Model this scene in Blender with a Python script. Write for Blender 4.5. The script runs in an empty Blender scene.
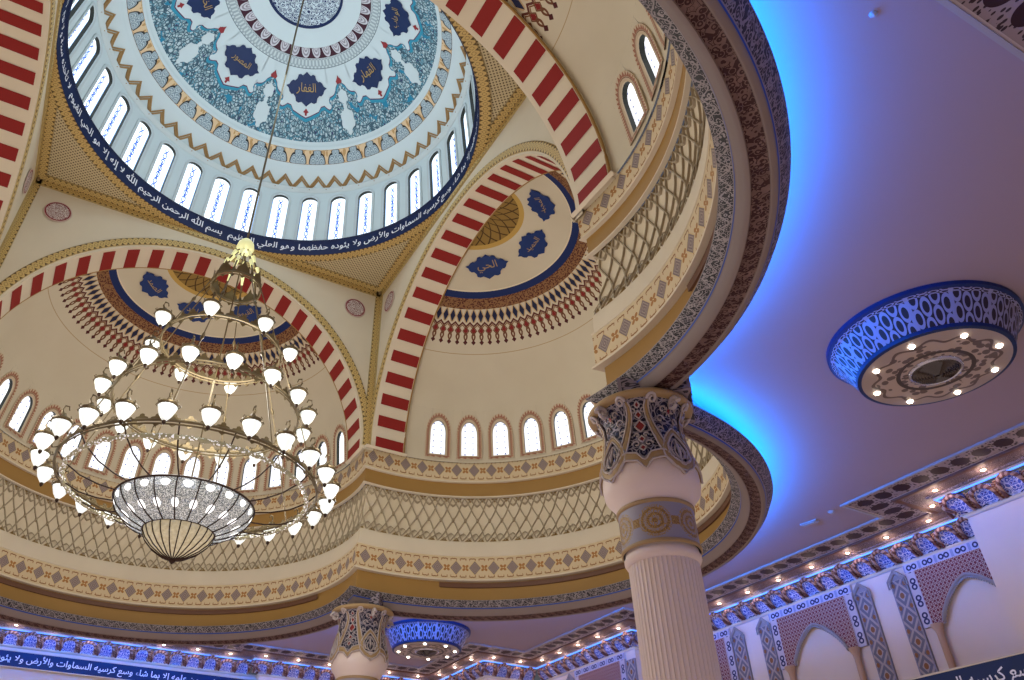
import bpy, bmesh, math, random
from math import sin, cos, pi, radians as R, sqrt, acos, asin, atan2, floor
from mathutils import Vector, Matrix
random.seed(7)
S = bpy.context.scene
COL = S.collection
U = 5.0                       # metres per modelling unit (half side of the crossing)
Z0 = 11.76                    # height of unit-z 0 (arch springing) above the floor, metres

# ------------------------------------------------------------------ node helper
def lin(h):
    h = h.lstrip('#'); c = [int(h[i:i+2], 16)/255 for i in (0, 2, 4)]
    return tuple((x/12.92 if x <= .04045 else ((x+.055)/1.055)**2.4) for x in c) + (1.0,)
class Q:
    """a socket (or number) that builds math nodes when computed with"""
    nt = None
    def __init__(s, v): s.v = v
    def __add__(a, b): return M_('ADD', a, b)
    def __radd__(a, b): return M_('ADD', b, a)
    def __sub__(a, b): return M_('SUBTRACT', a, b)
    def __rsub__(a, b): return M_('SUBTRACT', b, a)
    def __mul__(a, b): return M_('MULTIPLY', a, b)
    def __rmul__(a, b): return M_('MULTIPLY', b, a)
    def __truediv__(a, b): return M_('DIVIDE', a, b)
    def __neg__(a): return M_('MULTIPLY', a, -1.0)
def put(sock, v):
    if isinstance(v, Q): v = v.v
    if hasattr(v, 'links') and hasattr(v, 'node'): Q.nt.links.new(v, sock)
    else: sock.default_value = v
def M_(op, *a):
    n = Q.nt.nodes.new('ShaderNodeMath'); n.operation = op
    for i, x in enumerate(a): put(n.inputs[i], x)
    return Q(n.outputs[0])
def ab(x): return M_('ABSOLUTE', x)
def fr(x): return M_('FRACT', x)
def fl(x): return M_('FLOOR', x)
def mn(a, b): return M_('MINIMUM', a, b)
def mx(a, b): return M_('MAXIMUM', a, b)
def sn(x): return M_('SINE', x)
def cs(x): return M_('COSINE', x)
def sq(x): return M_('SQRT', x)
def lt(a, b): return M_('LESS_THAN', a, b)
def gt(a, b): return M_('GREATER_THAN', a, b)
def hyp(x, y): return sq(x*x + y*y)
def at2(y, x): return M_('ARCTAN2', y, x)
def soft(x, lo, hi):
    n = Q.nt.nodes.new('ShaderNodeMapRange'); n.interpolation_type = 'SMOOTHSTEP'
    put(n.inputs[0], x); n.inputs[1].default_value = lo; n.inputs[2].default_value = hi
    return Q(n.outputs[0])
def mixc(f, a, b):
    n = Q.nt.nodes.new('ShaderNodeMix'); n.data_type = 'RGBA'
    put(n.inputs[0], f); put(n.inputs[6], a); put(n.inputs[7], b)
    return Q(n.outputs[2])
def vec(x, y, z=0.0):
    n = Q.nt.nodes.new('ShaderNodeCombineXYZ')
    put(n.inputs[0], x); put(n.inputs[1], y); put(n.inputs[2], z); return Q(n.outputs[0])
def noise(v=None, scale=5.0, detail=3.0, rough=.5):
    n = Q.nt.nodes.new('ShaderNodeTexNoise'); n.inputs['Scale'].default_value = scale
    n.inputs['Detail'].default_value = detail; n.inputs['Roughness'].default_value = rough
    if v is not None: put(n.inputs['Vector'], v)
    return Q(n.outputs[0])
def voro(v=None, scale=5.0, feature='F1', out='Distance'):
    n = Q.nt.nodes.new('ShaderNodeTexVoronoi'); n.feature = feature; n.inputs['Scale'].default_value = scale
    if v is not None: put(n.inputs['Vector'], v)
    return Q(n.outputs[out])
def UVs():
    n = Q.nt.nodes.new('ShaderNodeTexCoord'); s = Q.nt.nodes.new('ShaderNodeSeparateXYZ')
    Q.nt.links.new(n.outputs['UV'], s.inputs[0]); return Q(s.outputs[0]), Q(s.outputs[1])
def OBJ():
    n = Q.nt.nodes.new('ShaderNodeTexCoord'); return Q(n.outputs['Object'])
def mat(name, fn=None, col=None, rough=.7, metal=0.0, emit=None, estr=0.0, bump=None, bstr=.3, bdist=.02, spec=.3, alpha=None):
    m = bpy.data.materials.new(name); m.use_nodes = True
    nt = m.node_tree; Q.nt = nt; b = nt.nodes['Principled BSDF']
    b.inputs['Roughness'].default_value = rough; b.inputs['Metallic'].default_value = metal
    b.inputs['Specular IOR Level'].default_value = spec
    c = None; h = None
    if fn:
        r = fn()
        if isinstance(r, tuple): c, h = r
        else: c = r
        put(b.inputs['Base Color'], c)
    else: b.inputs['Base Color'].default_value = lin(col)
    if emit is not None:
        if emit == 'same' and c is not None: put(b.inputs['Emission Color'], c)
        else: b.inputs['Emission Color'].default_value = lin(emit if emit != 'same' else col)
        b.inputs['Emission Strength'].default_value = estr
    if h is not None:
        bn = nt.nodes.new('ShaderNodeBump'); bn.inputs['Strength'].default_value = bstr; bn.inputs['Distance'].default_value = bdist
        put(bn.inputs['Height'], h); nt.links.new(bn.outputs[0], b.inputs['Normal'])
    if alpha is not None: b.inputs['Alpha'].default_value = alpha
    return m

# ------------------------------------------------------------------ palette
def plaster(h, amt=.06, scale=1.2):
    def f():
        n = noise(OBJ(), scale, 5.0); g = noise(OBJ(), 60.0, 2.0)
        c = lin(h); d = tuple(x*(1-amt*2.2) for x in c[:3]) + (1,)
        return mixc(n, d, c), g
    return f
CREAM = mat('cream_plaster', plaster('D0C2A8'), rough=.8, bstr=.05)
CREAM2 = mat('pale_cream_plaster', plaster('D8CCB4'), rough=.8, bstr=.05)
RED = mat('red_painted_voussoir', plaster('8A1E1A'), rough=.7, bstr=.05)
GOLDP = mat('ochre_gold_plaster', plaster('9E7A40', .08), rough=.6, bstr=.06)
MAUVE = mat('ceiling_plaster', plaster('9A868A', .04, .5), rough=.85, bstr=.04)
WALLP = mat('wall_plaster', plaster('E6D6C6', .05), rough=.8, bstr=.05)
DOMEW = mat('dome_white_plaster', plaster('CBD9DC', .03), rough=.7, bstr=.03)
NAVY = mat('navy_paint', plaster('0B2656', .1), rough=.5, bstr=.03)
NAVYR = mat('navy_blue_paint', plaster('10306C', .1), rough=.5, bstr=.03)
GOLD = mat('gilded_metal', col='B08A4A', rough=.35, metal=.85)
BRASS = mat('aged_brass', plaster('7E6E50', .25, 3.0), rough=.42, metal=.55, bstr=.05)
DARKM = mat('dark_bronze', col='3A2A20', rough=.4, metal=.6)
WHITET = mat('white_lettering', col='E6E9F2', rough=.6)
GOLDT = mat('gold_lettering', col='A58A55', rough=.5)
MOULD = mat('grey_moulding', plaster('9C9696', .06), rough=.6, bstr=.05)
MOULDD = mat('dusky_moulding', plaster('80726E', .08), rough=.6, bstr=.05)
BLUEL = mat('blue_line', col='1C3E8C', rough=.5)
IVORY = mat('column_ivory', plaster('D8C8C0', .04, 2.0), rough=.55, bstr=.03)
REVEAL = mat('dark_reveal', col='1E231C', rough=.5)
BROWNS = mat('brown_strip', plaster('6A4A38', .1), rough=.5, bstr=.05)

def f_diamond():
    u, v = UVs(); a = ab(fr(u) - .5); y = ab(v - .5)
    base = mixc(noise(OBJ(), 1.2), lin('C4B08C'), lin('D2C09C'))
    d = a/.31 + y/.28
    ringp = lt(fr(d*3.0), .42)
    dia = mixc(ringp, lin('7A6A66'), lin('9C8C84'))
    c = mixc(lt(d, 1.0), base, dia)
    c = mixc(lt(ab(d-1.08), .07), c, lin('C9B184'))
    x = .5 - a
    r = hyp(x*1.0, y*1.3); th = at2(y*1.3, x)
    pet = lt(r, .05 + .16*ab(cs((th - .785)*2.0)))
    c = mixc(pet, c, lin('A0703A'))
    c = mixc(lt(r, .028), c, lin('E0CBA0'))
    # edge sprigs
    e = ab(fr(u*2.0+.25)-.5); ye = .5 - y
    spr = lt(ab(ye - (.12 + .10*ab(e-.12))) + .0*e, .022)*lt(e, .36)
    c = mixc(spr, c, lin('8A6238'))
    c = mixc(lt(ab(ye-.19)+ab(ab(e-.3))*.6, .03), c, lin('9A5A30'))
    c = mixc(lt(ye, .035), c, lin('E4D6B8'))
    return c, d
DIAMOND = mat('diamond_band_paint', f_diamond, rough=.7, bstr=.05)
def arab(us, vs, scale, lo, hi, light, dark, mid=None, fold=True, w=.5):
    u, v = UVs()
    x = ab(fr(u*us) - .5) if fold else u*us
    p = vec(x*2.0, v*vs)
    nn = noise(p, 2.5, 1.0)
    d1 = voro(p + 0.0 if False else vec(x*2.0 + nn*.35, v*vs + nn*.25), scale, 'DISTANCE_TO_EDGE')
    d2 = voro(vec(x*2.0, v*vs), scale, 'F1')
    line = lt(d1, lo); rings = gt(sn(d2*hi), .45)
    m = mx(line, rings*.9)
    c = mixc(m, light if False else dark, light)
    if mid is not None: c = mixc(lt(d2, .16), c, mid)
    return c, m
def f_carve(l='A29C9C', d='26262A', m='6E6468'):
    def f():
        u, v = UVs(); x = ab(fr(u) - .5)*2
        # scrolling stem with leaves each way
        st = ab(v - (.5 + .30*sn(u*6.2832)))
        st2 = ab(v - (.5 - .30*sn(u*6.2832)))
        dv = voro(vec(u*2.6, v*1.9), 2.0, 'F1')
        lace = gt(sn(dv*15.0), .30)
        e = lt(ab(v-.5), .5)
        msk = mx(lt(st, .06), lace)
        edge = gt(ab(v-.5), .45)
        c = mixc(mx(msk, edge), lin(d), mixc(noise(OBJ(), 6.0), lin(m), lin(l)))
        return c, mx(msk, edge)
    return f
CARVE = mat('carved_grey_filigree', f_carve(), rough=.6, bstr=.4, bdist=.03)
CARVEO = mat('carved_outer_filigree', f_carve('948890', '2E2A34', '6A5E68'), rough=.6, bstr=.4, bdist=.03)
def f_leaf():
    u, v = UVs(); x = fr(u*1.2 + ab(v-.5)*.9) - .5
    d = voro(vec(u*2.4, v*1.8), 1.7, 'F1')
    lf = lt(ab(x)/(.16+.16*sn(v*3.1416)), 1.0)
    m = mx(lf*gt(sn(d*13.0), -.3), gt(sn(d*16.0), .72))
    c = mixc(m, lin('300E10'), mixc(noise(OBJ(), 5.0), lin('4A3632'), lin('7A605A')))
    c = mixc(gt(ab(v-.5), .44), c, lin('6E5E5A'))
    return c, m
LEAF = mat('leaf_soffit_relief', f_leaf, rough=.65, bstr=.5, bdist=.03)
def f_guil():
    u, v = UVs()
    y = v - .5
    a = ab(y - .30*sn(u*6.2832)); b = ab(y + .30*sn(u*6.2832))
    line = mx(lt(a, .13), lt(b, .13))
    dot = lt(hyp((fr(u*2.0)-.5)*.5, y), .13)
    c = mixc(mx(line, dot), lin('5C4622'), lin('C2A668'))
    c = mixc(gt(ab(y), .40), c, lin('AA9460'))
    return c, mx(line, dot)
GUIL = mat('gilt_guilloche', lambda: f_guil()[0], rough=.55, spec=.4)
def f_dots():
    u, v = UVs(); a = fr(u)-.5; b = fr(v)-.5; a2 = fr(u+.5)-.5; b2 = fr(v+.5)-.5
    d = mn(hyp(a, b), hyp(a2, b2))
    c = mixc(lt(d, .20), lin('BFB08C'), lin('5E4E34'))
    return c, d
DOTS = mat('pierced_lattice_panel', f_dots, rough=.65, bstr=.4, bdist=.02)
def f_beads():
    u, v = UVs(); a = ab(fr(u)-.5)
    zz = gt(v, .48)*lt(v, .95 - a*.8)
    c = mixc(zz, lin('C0AE92'), lin('94604A'))
    c = mixc(lt(ab(v-.40), .05), c, lin('7E5E48'))
    return c, zz
BEADS = mat('red_toothed_border', f_beads, rough=.7, bstr=.2)
def f_vault():
    # u = azimuth in degrees, v = polar angle in degrees
    u, v = UVs()
    base = mixc(noise(OBJ(), .8, 4.0), lin('BDB298'), lin('CCC3AC'))
    c = base
    w = 3.75
    x = fr(u/w) - .5; ax = ab(x)
    # navy almonds with brown stems
    alm = ax/.37 + ab(v - 39.3)/2.3
    c = mixc(lt(ab(alm-1.2), .24)*lt(v, 41.5), c, lin('B99F78'))
    c = mixc(lt(alm, 1.0), c, lin('161C3E'))
    # brown zigzag
    zg = ab(v - (41.6 + (.5-ax)*2.0*1.3))
    c = mixc(lt(zg, .42), c, lin('5A2A20'))
    zg2 = ab(v - (42.4 + (.5-ax)*2.0*1.3))
    c = mixc(lt(zg2, .22), c, lin('7A4A28'))
    xx = ab(fr(u/w + .0) - .5)
    # red lozenge hanging
    lz = xx/.32 + ab(v - 44.4)/1.2
    c = mixc(lt(lz, 1.0), c, lin('7A1E1C'))
    c = mixc(lt(ab(lz-1.25), .22), c, lin('6A4426'))
    st = lt(ab(xx - .17*sn((v-45.0)*1.15)), .10)*gt(v, 45.0)*lt(v, 47.8)
    c = mixc(st, c, lin('6A4028'))
    tp = xx/.28 + ab(v - 48.4)/.9
    c = mixc(lt(tp, 1.0), c, lin('4A1618'))
    c = mixc(lt(ab(v - 52.4), .12), c, lin('A8906C'))
    # rings
    speck = gt(voro(vec(u*.6, v*1.4), 1.6, 'F1'), .46)
    brown = mixc(speck, lin('4E2018'), lin('84603E'))
    c = mixc(gt(v, 33.0)*lt(v, 36.9), c, brown)
    c = mixc(gt(v, 30.7)*lt(v, 33.1), c, lin('12265A'))
    c = mixc(gt(v, 30.3)*lt(v, 30.7), c, lin('D8CCB0'))
    # gilded rosette in the crown
    g1 = sn((u/180*3.14159*10.0) + v*.55); g2 = sn((u/180*3.14159*10.0) - v*.55)
    ln = mx(lt(ab(g1), .22), lt(ab(g2), .22))
    gold = mixc(ln, lin('8A6E36'), lin('4A3416'))
    c = mixc(lt(v, 14.5), c, gold)
    c = mixc(gt(v, 13.6)*lt(v, 15.2), c, lin('B8974E'))
    return c
VAULT = mat('painted_half_dome', f_vault, rough=.75)
def f_pane(seed=0):
    u, v = UVs()
    a = fr(u*2.0)-.5; b = fr(v*6.0)-.5
    dot = lt(ab(a)*1.2+ab(b), .16)
    frame = mx(lt(ab(fr(u*1.0)-.5), .0), 0.0)
    return mixc(dot, lin('F2F7FF'), lin('3A4A80'))
PANE = mat('patterned_window_glass', f_pane, rough=.3, emit='same', estr=1.12)
def f_pane2():
    u, v = UVs(); x = ab(u-.5)
    fy = v*7.0; c1 = ab(hyp(x*1.3, (fr(fy)-.5)*.32) - .13)
    ln = lt(c1, .03)*lt(ab(v-.5), .44)
    stem = lt(x, .03)*lt(ab(v-.45), .22)
    c = mixc(mx(ln, stem), lin('EAF6FF'), lin('2450A8'))
    c = mixc(gt(x, .46), c, lin('7FA0C8'))
    return c
PANE2 = mat('drum_window_glass', f_pane2, rough=.3, emit='same', estr=1.2)
def f_teal():
    u, v = UVs()
    d = voro(vec(u*1.0, v*1.0), 1.0, 'F1'); col = voro(vec(u, v), 1.0, 'F1', 'Color')
    d2 = voro(vec(u, v), 2.3, 'DISTANCE_TO_EDGE')
    n = noise(vec(u, v), .6, 2.0)
    base = mixc(soft(n, .35, .65), lin('4E8CA0'), lin('8CA6AC'))
    c = mixc(gt(sn(d*18.0), .3), base, lin('B8CBD0'))
    c = mixc(lt(d2, .10), c, lin('3A5868'))
    c = mixc(lt(d, .14), c, lin('2C3060'))
    c = mixc(gt(voro(vec(u+7.0, v), .8, 'F1'), .86), c, lin('1F7FA0'))
    return c
TEAL = mat('teal_arabesque', f_teal, rough=.6)
def f_tref():
    u, v = UVs(); a = fr(u)-.5; y = v
    # trefoil: three discs
    t = mn(mn(hyp(a*1.0, (y-.64)*.75)/.20, hyp(ab(a)-.22, (y-.32)*.75)/.19), hyp(a, (y-.34)*.75)/.2)
    base = mixc(gt(voro(vec(u*2.0, v*1.2), 3.0, 'F1'), .4), lin('B8905E'), lin('D8BC94'))
    inner = mixc(gt(sn(t*22.0), .1), lin('7C8E98'), lin('B6C6CC'))
    c = mixc(lt(t, 1.0), base, inner)
    c = mixc(lt(ab(t-1.04), .12), c, lin('1E2024'))
    c = mixc(lt(v, .07), c, lin('6A5238')); c = mixc(gt(v, .95), c, lin('8A7456'))
    return c
TREF = mat('trefoil_ornament_band', f_tref, rough=.6)
def f_maroon():
    u, v = UVs(); a = fr(u)-.5
    d = hyp(a, (v-.5)*.9)
    c = mixc(lt(d, .40), lin('3A0E22'), mixc(gt(sn(d*40.0), .0), lin('8C8890'), lin('C6C6CC')))
    c = mixc(gt(ab(v-.5), .46), c, lin('B8C4C8'))
    return c
MAROON = mat('maroon_rosette_band', f_maroon, rough=.6)
def f_greek():
    u, v = UVs(); a = fr(u)-.5
    m = gt(sn(u*12.566)*sn(v*9.0), .1)
    c = mixc(m, lin('9AA8AC'), lin('C2CED0')); c = mixc(gt(ab(v-.5), .42), c, lin('54626A'))
    return c
GREEK = mat('grey_key_band', f_greek, rough=.6)
def f_disc():
    u, v = UVs()
    d = voro(vec(u, v), 1.3, 'DISTANCE_TO_EDGE'); e = voro(vec(u, v), 1.3, 'F1')
    m = mx(gt(sn(e*20.0), .25), lt(d, .05))
    return mixc(m, lin('14285A'), lin('C6D6DC'))
DISCM = mat('navy_script_disc', f_disc, rough=.6)
def f_redmed():
    u, v = UVs(); r = hyp(u, v)
    e = voro(vec(u*1.0, v*1.6), 5.0, 'F1')
    c = mixc(gt(sn(e*24.0), .0), lin('6A2028'), lin('D8CFC8'))
    c = mixc(gt(r, .82), c, lin('7A1C26')); c = mixc(gt(r, .92), c, lin('BFA69A'))
    return c
REDMED = mat('round_script_medallion', f_redmed, rough=.6)
def f_filig(bg, fg, red, us=2.0, vs=2.0, sc=3.0):
    def f():
        u, v = UVs(); x = ab(fr(u)-.5)
        d = voro(vec(x*us, v*vs), sc, 'F1'); ed = voro(vec(x*us, v*vs), sc, 'DISTANCE_TO_EDGE')
        m = mx(lt(ab(sn(d*11.0)), .30), lt(ed, .06))
        c = mixc(m, lin(bg), lin(fg))
        c = mixc(lt(d, .13), c, lin(red))
        return c, m
    return f
CAPP = mat('painted_capital_filigree', f_filig('0C1030', '8E868E', '0C1030', 1.6, 3.4, 2.2), rough=.5, bstr=.5, bdist=.03)
def f_neck():
    u, v = UVs(); a = fr(u)-.5; d = hyp(a, (v-.5)*1.15); e = voro(vec(u*4.0, v*3.6), 2.0, 'F1')
    g = lt(d, .42)*mx(gt(sn(d*44.0), .1), gt(sn(e*22.0), .1))
    k = mx(g, lt(ab(a), 1.0)*gt(ab(a), .40)*lt(ab(v-.5), .10))
    return mixc(k, lin('8C8894'), mixc(gt(sn(e*22.0), .5), lin('7E6030'), lin('A0824E'))), k
NECK = mat('gold_medallion_neck_band', f_neck, rough=.5, bstr=.4, bdist=.02)
TANP = mat('tan_gilt_leaf', plaster('A58A62', .12, 5.0), rough=.5, bstr=.1)
def f_lat():
    u, v = UVs(); a = ab(fr(u)-.5)
    e = mn(v, 1.0-v)
    tri = lt(a*1.0 + e*3.2, .30)
    c = mixc(noise(OBJ(), 2.0), lin('C8BA9C'), lin('D6CAB0'))
    c = mixc(tri, c, lin('8A7040'))
    c = mixc(lt(hyp(ab(a-.5), (v-.5)*2.2), .12), c, lin('8E7450'))
    return c
LATB = mat('lattice_cove_ground', f_lat, rough=.7)
RIB = mat('lattice_rib', plaster('A4967C', .08, 4.0), rough=.6, bstr=.1)
def f_cband():
    u, v = UVs(); a = ab(fr(u)-.5)
    d = hyp(a/.36, ab(v-.5)/.30)
    bg = mixc(gt(voro(vec(u*4.0, v*3.0), 2.2, 'F1'), .36), lin('2E2024'), lin('8E7E80'))
    c = mixc(lt(d, 1.0), bg, lin('2A0E18'))
    c = mixc(gt(ab(v-.5), .45), c, lin('B8A8A4'))
    return c
CBAND = mat('painted_ceiling_border', f_cband, rough=.7)
def f_lstrip():
    u, v = UVs(); d = voro(vec(u*6.0, v*3.0), 2.0, 'F1')
    return mixc(gt(sn(d*20.0), .2), lin('4A3A3C'), lin('8E7C7C'))
LSTRIP = mat('filigree_light_strip', f_lstrip, rough=.6)
def f_moc():
    u, v = UVs(); x = ab(fr(u)-.5)
    d = voro(vec(x*2.4, v*1.6), 2.6, 'F1'); ed = voro(vec(x*2.4, v*1.6), 2.6, 'DISTANCE_TO_EDGE')
    m = mx(lt(ab(sn(d*10.0)), .35), lt(ed, .05))
    c = mixc(m, lin('4A5CA8'), lin('D8D6E8'))
    c = mixc(lt(d, .15), c, lin('5A1E24'))
    e = gt(x, .40)
    c = mixc(e, c, mixc(gt(sn(v*40.0), .0), lin('7A3E2C'), lin('B08A6C')))
    return c, m
def f_narch():
    u, v = UVs(); return mixc(gt(sn(u*3.0+v*6.28), .0), lin('5E3A34'), lin('A48678'))
NARCH = mat('banded_niche_arch', f_narch, rough=.6)
MOCM = mat('painted_muqarnas', f_moc, rough=.6, bstr=.4, bdist=.02)
def f_frieze():
    u, v = UVs(); a = fr(u)-.5
    e = ab(hyp((ab(a)-.16)*1.0, (v-.5)*.5) - .12)
    c = mixc(lt(e, .045), mixc(gt(ab(a), .42), lin('AEB4D0'), lin('8894B8')), lin('1E2452'))
    c = mixc(gt(ab(v-.5), .42), c, lin('C0BCCB'))
    return c
FRIEZE = mat('knot_frieze', f_frieze, rough=.6)
def f_vstrip():
    u, v = UVs(); a = ab(u-.5); y = fr(v)-.5
    e = ab(hyp(a*.6, (ab(y)-.17)) - .13)
    c = mixc(lt(e, .05), lin('C0B8BC'), lin('2A2A50'))
    c = mixc(gt(a, .40), c, lin('A69AA0'))
    return c
VSTRIP = mat('vertical_knot_strip', f_vstrip, rough=.6)
def f_redlat():
    u, v = UVs()
    a = ab(fr(u)-.5); b = ab(fr(v)-.5)
    m = lt(ab(a+b-.5), .10); k = lt(hyp(a, b), .14)
    c = mixc(mx(m, k), lin('702428'), lin('B9A08E'))
    return c, m
REDLAT = mat('red_star_lattice', f_redlat, rough=.6, bstr=.3)
def f_pil():
    u, v = UVs(); a = ab(u-.5); y = ab(fr(v)-.5)
    d = a + y*.9
    c = mixc(lt(ab(fr(d*3.0)-.5), .22), lin('6E6A70'), lin('A89A90'))
    c = mixc(lt(hyp(a, y), .13), c, lin('8A5A30'))
    c = mixc(lt(hyp(ab(a-.34), ab(y-.5)), .1), c, lin('8A5A30'))
    c = mixc(gt(a, .43), c, lin('8E8890'))
    return c, d
PIL = mat('grey_interlace_pilaster', f_pil, rough=.6, bstr=.2)
def f_fixlat():
    u, v = UVs()
    x = fr(u*4.0)-.5; y = fr(v*3.0 + fl(u*4.0)*.5)-.5
    r = ab(hyp(x, y)-.40)
    c = mixc(lt(r, .10), lin('2A1E22'), lin('8E8AA0'))
    c = mixc(lt(ab(fr(u)-.5), .0), c, c)
    c = mixc(gt(ab(fr(u)-.5), .45), c, lin('8E8AA0'))
    return c, lt(r, .1)
FIXLAT = mat('ring_lattice', f_fixlat, rough=.5, bstr=.5, bdist=.03)
def f_fixbot():
    u, v = UVs()                       # u turns, v radius 0..1
    sc = ab(fr(u*12.0)-.5)
    e = ab(v - (.80 + .05*cs(u*12.0*6.2832)))
    c = lin('9A8C88')
    c = mixc(lt(v, .80), c, mixc(gt(voro(vec(u*30.0, v*9.0), 1.0, 'F1'), .45), lin('5E504E'), lin('A8978E')))
    c = mixc(lt(e, .025), c, lin('5A4A48'))
    c = mixc(lt(ab(v-.50), .03), c, lin('3E3432'))
    return c, e
FIXBOT = mat('rosette_plate', f_fixbot, rough=.45, bstr=.3, bdist=.02)
SPOT = mat('lit_bulb', col='FFFFFF', emit='FFF4DC', estr=14.0)
SPOT2 = mat('lit_downlight', col='FFFFFF', emit='FFE6C0', estr=9.0)
SHADE = mat('lit_glass_shade', col='D8DCD8', emit='F2F8F4', estr=.8, rough=.3)
BELL = mat('ivory_glass_bell', col='E8E8B0', emit='E4E6A8', estr=.55, rough=.3)
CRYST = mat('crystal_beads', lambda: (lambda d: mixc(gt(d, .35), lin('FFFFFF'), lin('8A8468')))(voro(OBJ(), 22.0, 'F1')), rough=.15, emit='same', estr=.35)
LED = mat('blue_led_strip', col='0060FF', emit='0078FF', estr=120.0)
LED2 = mat('blue_cornice_led', col='2050FF', emit='4478F0', estr=3.6)
GREY_G = mat('dark_glass_lens', col='2A1E1A', rough=.08, spec=.8)
FLOORM = mat('carpet', lambda: mixc(noise(OBJ(), 8.0, 4.0), lin('5A2A26'), lin('74403A')), rough=.95)
def bowl_mat():
    m = bpy.data.materials.new('painted_sparkle_bowl_glass'); m.use_nodes = True; nt = m.node_tree; Q.nt = nt
    b = nt.nodes['Principled BSDF']; u, v = UVs()
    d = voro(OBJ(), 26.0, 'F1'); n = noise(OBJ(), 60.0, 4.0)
    c = mixc(soft(n, .42, .62), lin('66757A'), lin('E8F0F0'))  # sparkle painted into the glass colour as pale noise
    hot = lt(hyp((fr(u*10.0)-.5), (v-.80)*2.0), .22)  # white glowing spots painted on for the lights inside the bowl
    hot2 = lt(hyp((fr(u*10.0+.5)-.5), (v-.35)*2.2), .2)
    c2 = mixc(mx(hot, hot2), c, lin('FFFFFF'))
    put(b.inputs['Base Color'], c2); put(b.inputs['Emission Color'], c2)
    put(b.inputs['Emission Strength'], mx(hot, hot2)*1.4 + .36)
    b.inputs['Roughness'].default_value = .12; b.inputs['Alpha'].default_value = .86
    return m
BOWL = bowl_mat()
BOWL2 = mat('amber_ribbed_glass', lambda: mixc(noise(OBJ(), 18.0), lin('A89A6E'), lin('E8E2C4')), rough=.2, emit='same', estr=.35)

# ------------------------------------------------------------------ mesh helper (unit coordinates)
class MB:
    def __init__(s): s.v = []; s.f = []; s.uv = []; s.mi = []
    def face(s, pts, uvs=None, mi=0):
        n = len(s.v); s.v += [tuple(p) for p in pts]; s.f.append(tuple(range(n, n+len(pts))))
        s.uv.append(uvs or [(0, 0)]*len(pts)); s.mi.append(mi)
    def grid(s, P, uvf=None, mi=0, closeu=False):
        """P[i][j] shared verts; uvf(i,j)"""
        n = len(s.v); ni = len(P); nj = len(P[0])
        for row in P: s.v += [tuple(p) for p in row]
        for i in range(ni-(0 if closeu else 1)):
            for j in range(nj-1):
                i2 = (i+1) % ni
                s.f.append((n+i*nj+j, n+i2*nj+j, n+i2*nj+j+1, n+i*nj+j+1))
                s.uv.append([uvf(i, j), uvf(i+1, j), uvf(i+1, j+1), uvf(i, j+1)] if uvf else [(0, 0)]*4); s.mi.append(mi)
    def box(s, c, d, rot=None, mi=0):
        P = [Vector((x*d[0]/2, y*d[1]/2, z*d[2]/2)) for x in (-1, 1) for y in (-1, 1) for z in (-1, 1)]
        if rot: P = [rot @ p for p in P]
        P = [p+Vector(c) for p in P]; n = len(s.v); s.v += [tuple(p) for p in P]
        for q in ((0, 1, 3, 2), (4, 6, 7, 5), (0, 4, 5, 1), (2, 3, 7, 6), (0, 2, 6, 4), (1, 5, 7, 3)):
            s.f.append(tuple(n+i for i in q)); s.uv.append([(0, 0), (0, 1), (1, 1), (1, 0)]); s.mi.append(mi)
    def tube(s, pts, r, n=6, mi=0, closed=False):
        pts = [Vector(p) for p in pts]; rr = r if isinstance(r, (list, tuple)) else [r]*len(pts)
        rows = []; up = Vector((.03, .02, 1)); L = len(pts)
        for i, p in enumerate(pts):
            if closed: t = pts[(i+1) % L]-pts[i-1]
            else: t = pts[min(i+1, L-1)]-pts[max(i-1, 0)]
            t.normalize(); a = t.cross(up)
            if a.length < .15: a = t.cross(Vector((1, .1, 0)))
            a.normalize(); b = t.cross(a)
            rows.append([p+(a*cos(2*pi*k/n)+b*sin(2*pi*k/n))*rr[i] for k in range(n+1)])
        s.grid(rows, lambda i, j: (i, j/n), mi, closeu=closed)
        if not closed:
            s.face(rows[0][:-1], None, mi); s.face(rows[-1][:-1][::-1], None, mi)
    def lathe(s, prof, n=32, c=(0, 0, 0), us=1.0, mi=0, a0=0, flute=None):
        rows = []
        for i in range(n):
            a = a0+2*pi*i/n
            row = []
            for (r, z) in prof:
                k = flute(a, z) if flute else 1.0
                row.append((c[0]+r*k*cos(a), c[1]+r*k*sin(a), c[2]+z))
            rows.append(row)
        m = max(1, len(prof)-1)
        s.grid(rows, lambda i, j: (i/n*us, j/m), mi, closeu=True)
    def poly(s, pts, uvs=None, mi=0): s.face(pts, uvs, mi)
    def build(s, name, mats, parent=None, smooth=False, flip=False, origin=(0, 0, 0)):
        o = Vector(origin)
        me = bpy.data.meshes.new(name)
        me.from_pydata([tuple((Vector(v)-o)*U) for v in s.v], [], s.f)
        ul = me.uv_layers.new(name='UVMap'); k = 0
        fl_ = [c for f in s.uv for c in f]
        ul.data.foreach_set('uv', [float(x) for c in fl_ for x in c])
        mats = mats if isinstance(mats, (list, tuple)) else [mats]
        for m in mats: me.materials.append(m)
        me.polygons.foreach_set('material_index', s.mi)
        if smooth: me.polygons.foreach_set('use_smooth', [True]*len(s.f))
        me.update()
        ob = bpy.data.objects.new(name, me); COL.objects.link(ob)
        if parent: ob.parent = parent
        elif True: ob.location = (o[0]*U, o[1]*U, o[2]*U+Z0)
        return ob
def W(p): return Vector((p[0]*U, p[1]*U, p[2]*U+Z0))
def tag(o, label=None, cat=None, group=None, kind=None):
    if label: o['label'] = label
    if cat: o['category'] = cat
    if group: o['group'] = group
    if kind: o['kind'] = kind
    return o
def empty(name, p=(0, 0, 0), rz=0):
    o = bpy.data.objects.new(name, None); COL.objects.link(o); o.location = W(p); o.rotation_euler.z = rz
    o.empty_display_size = .2
    return o
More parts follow.
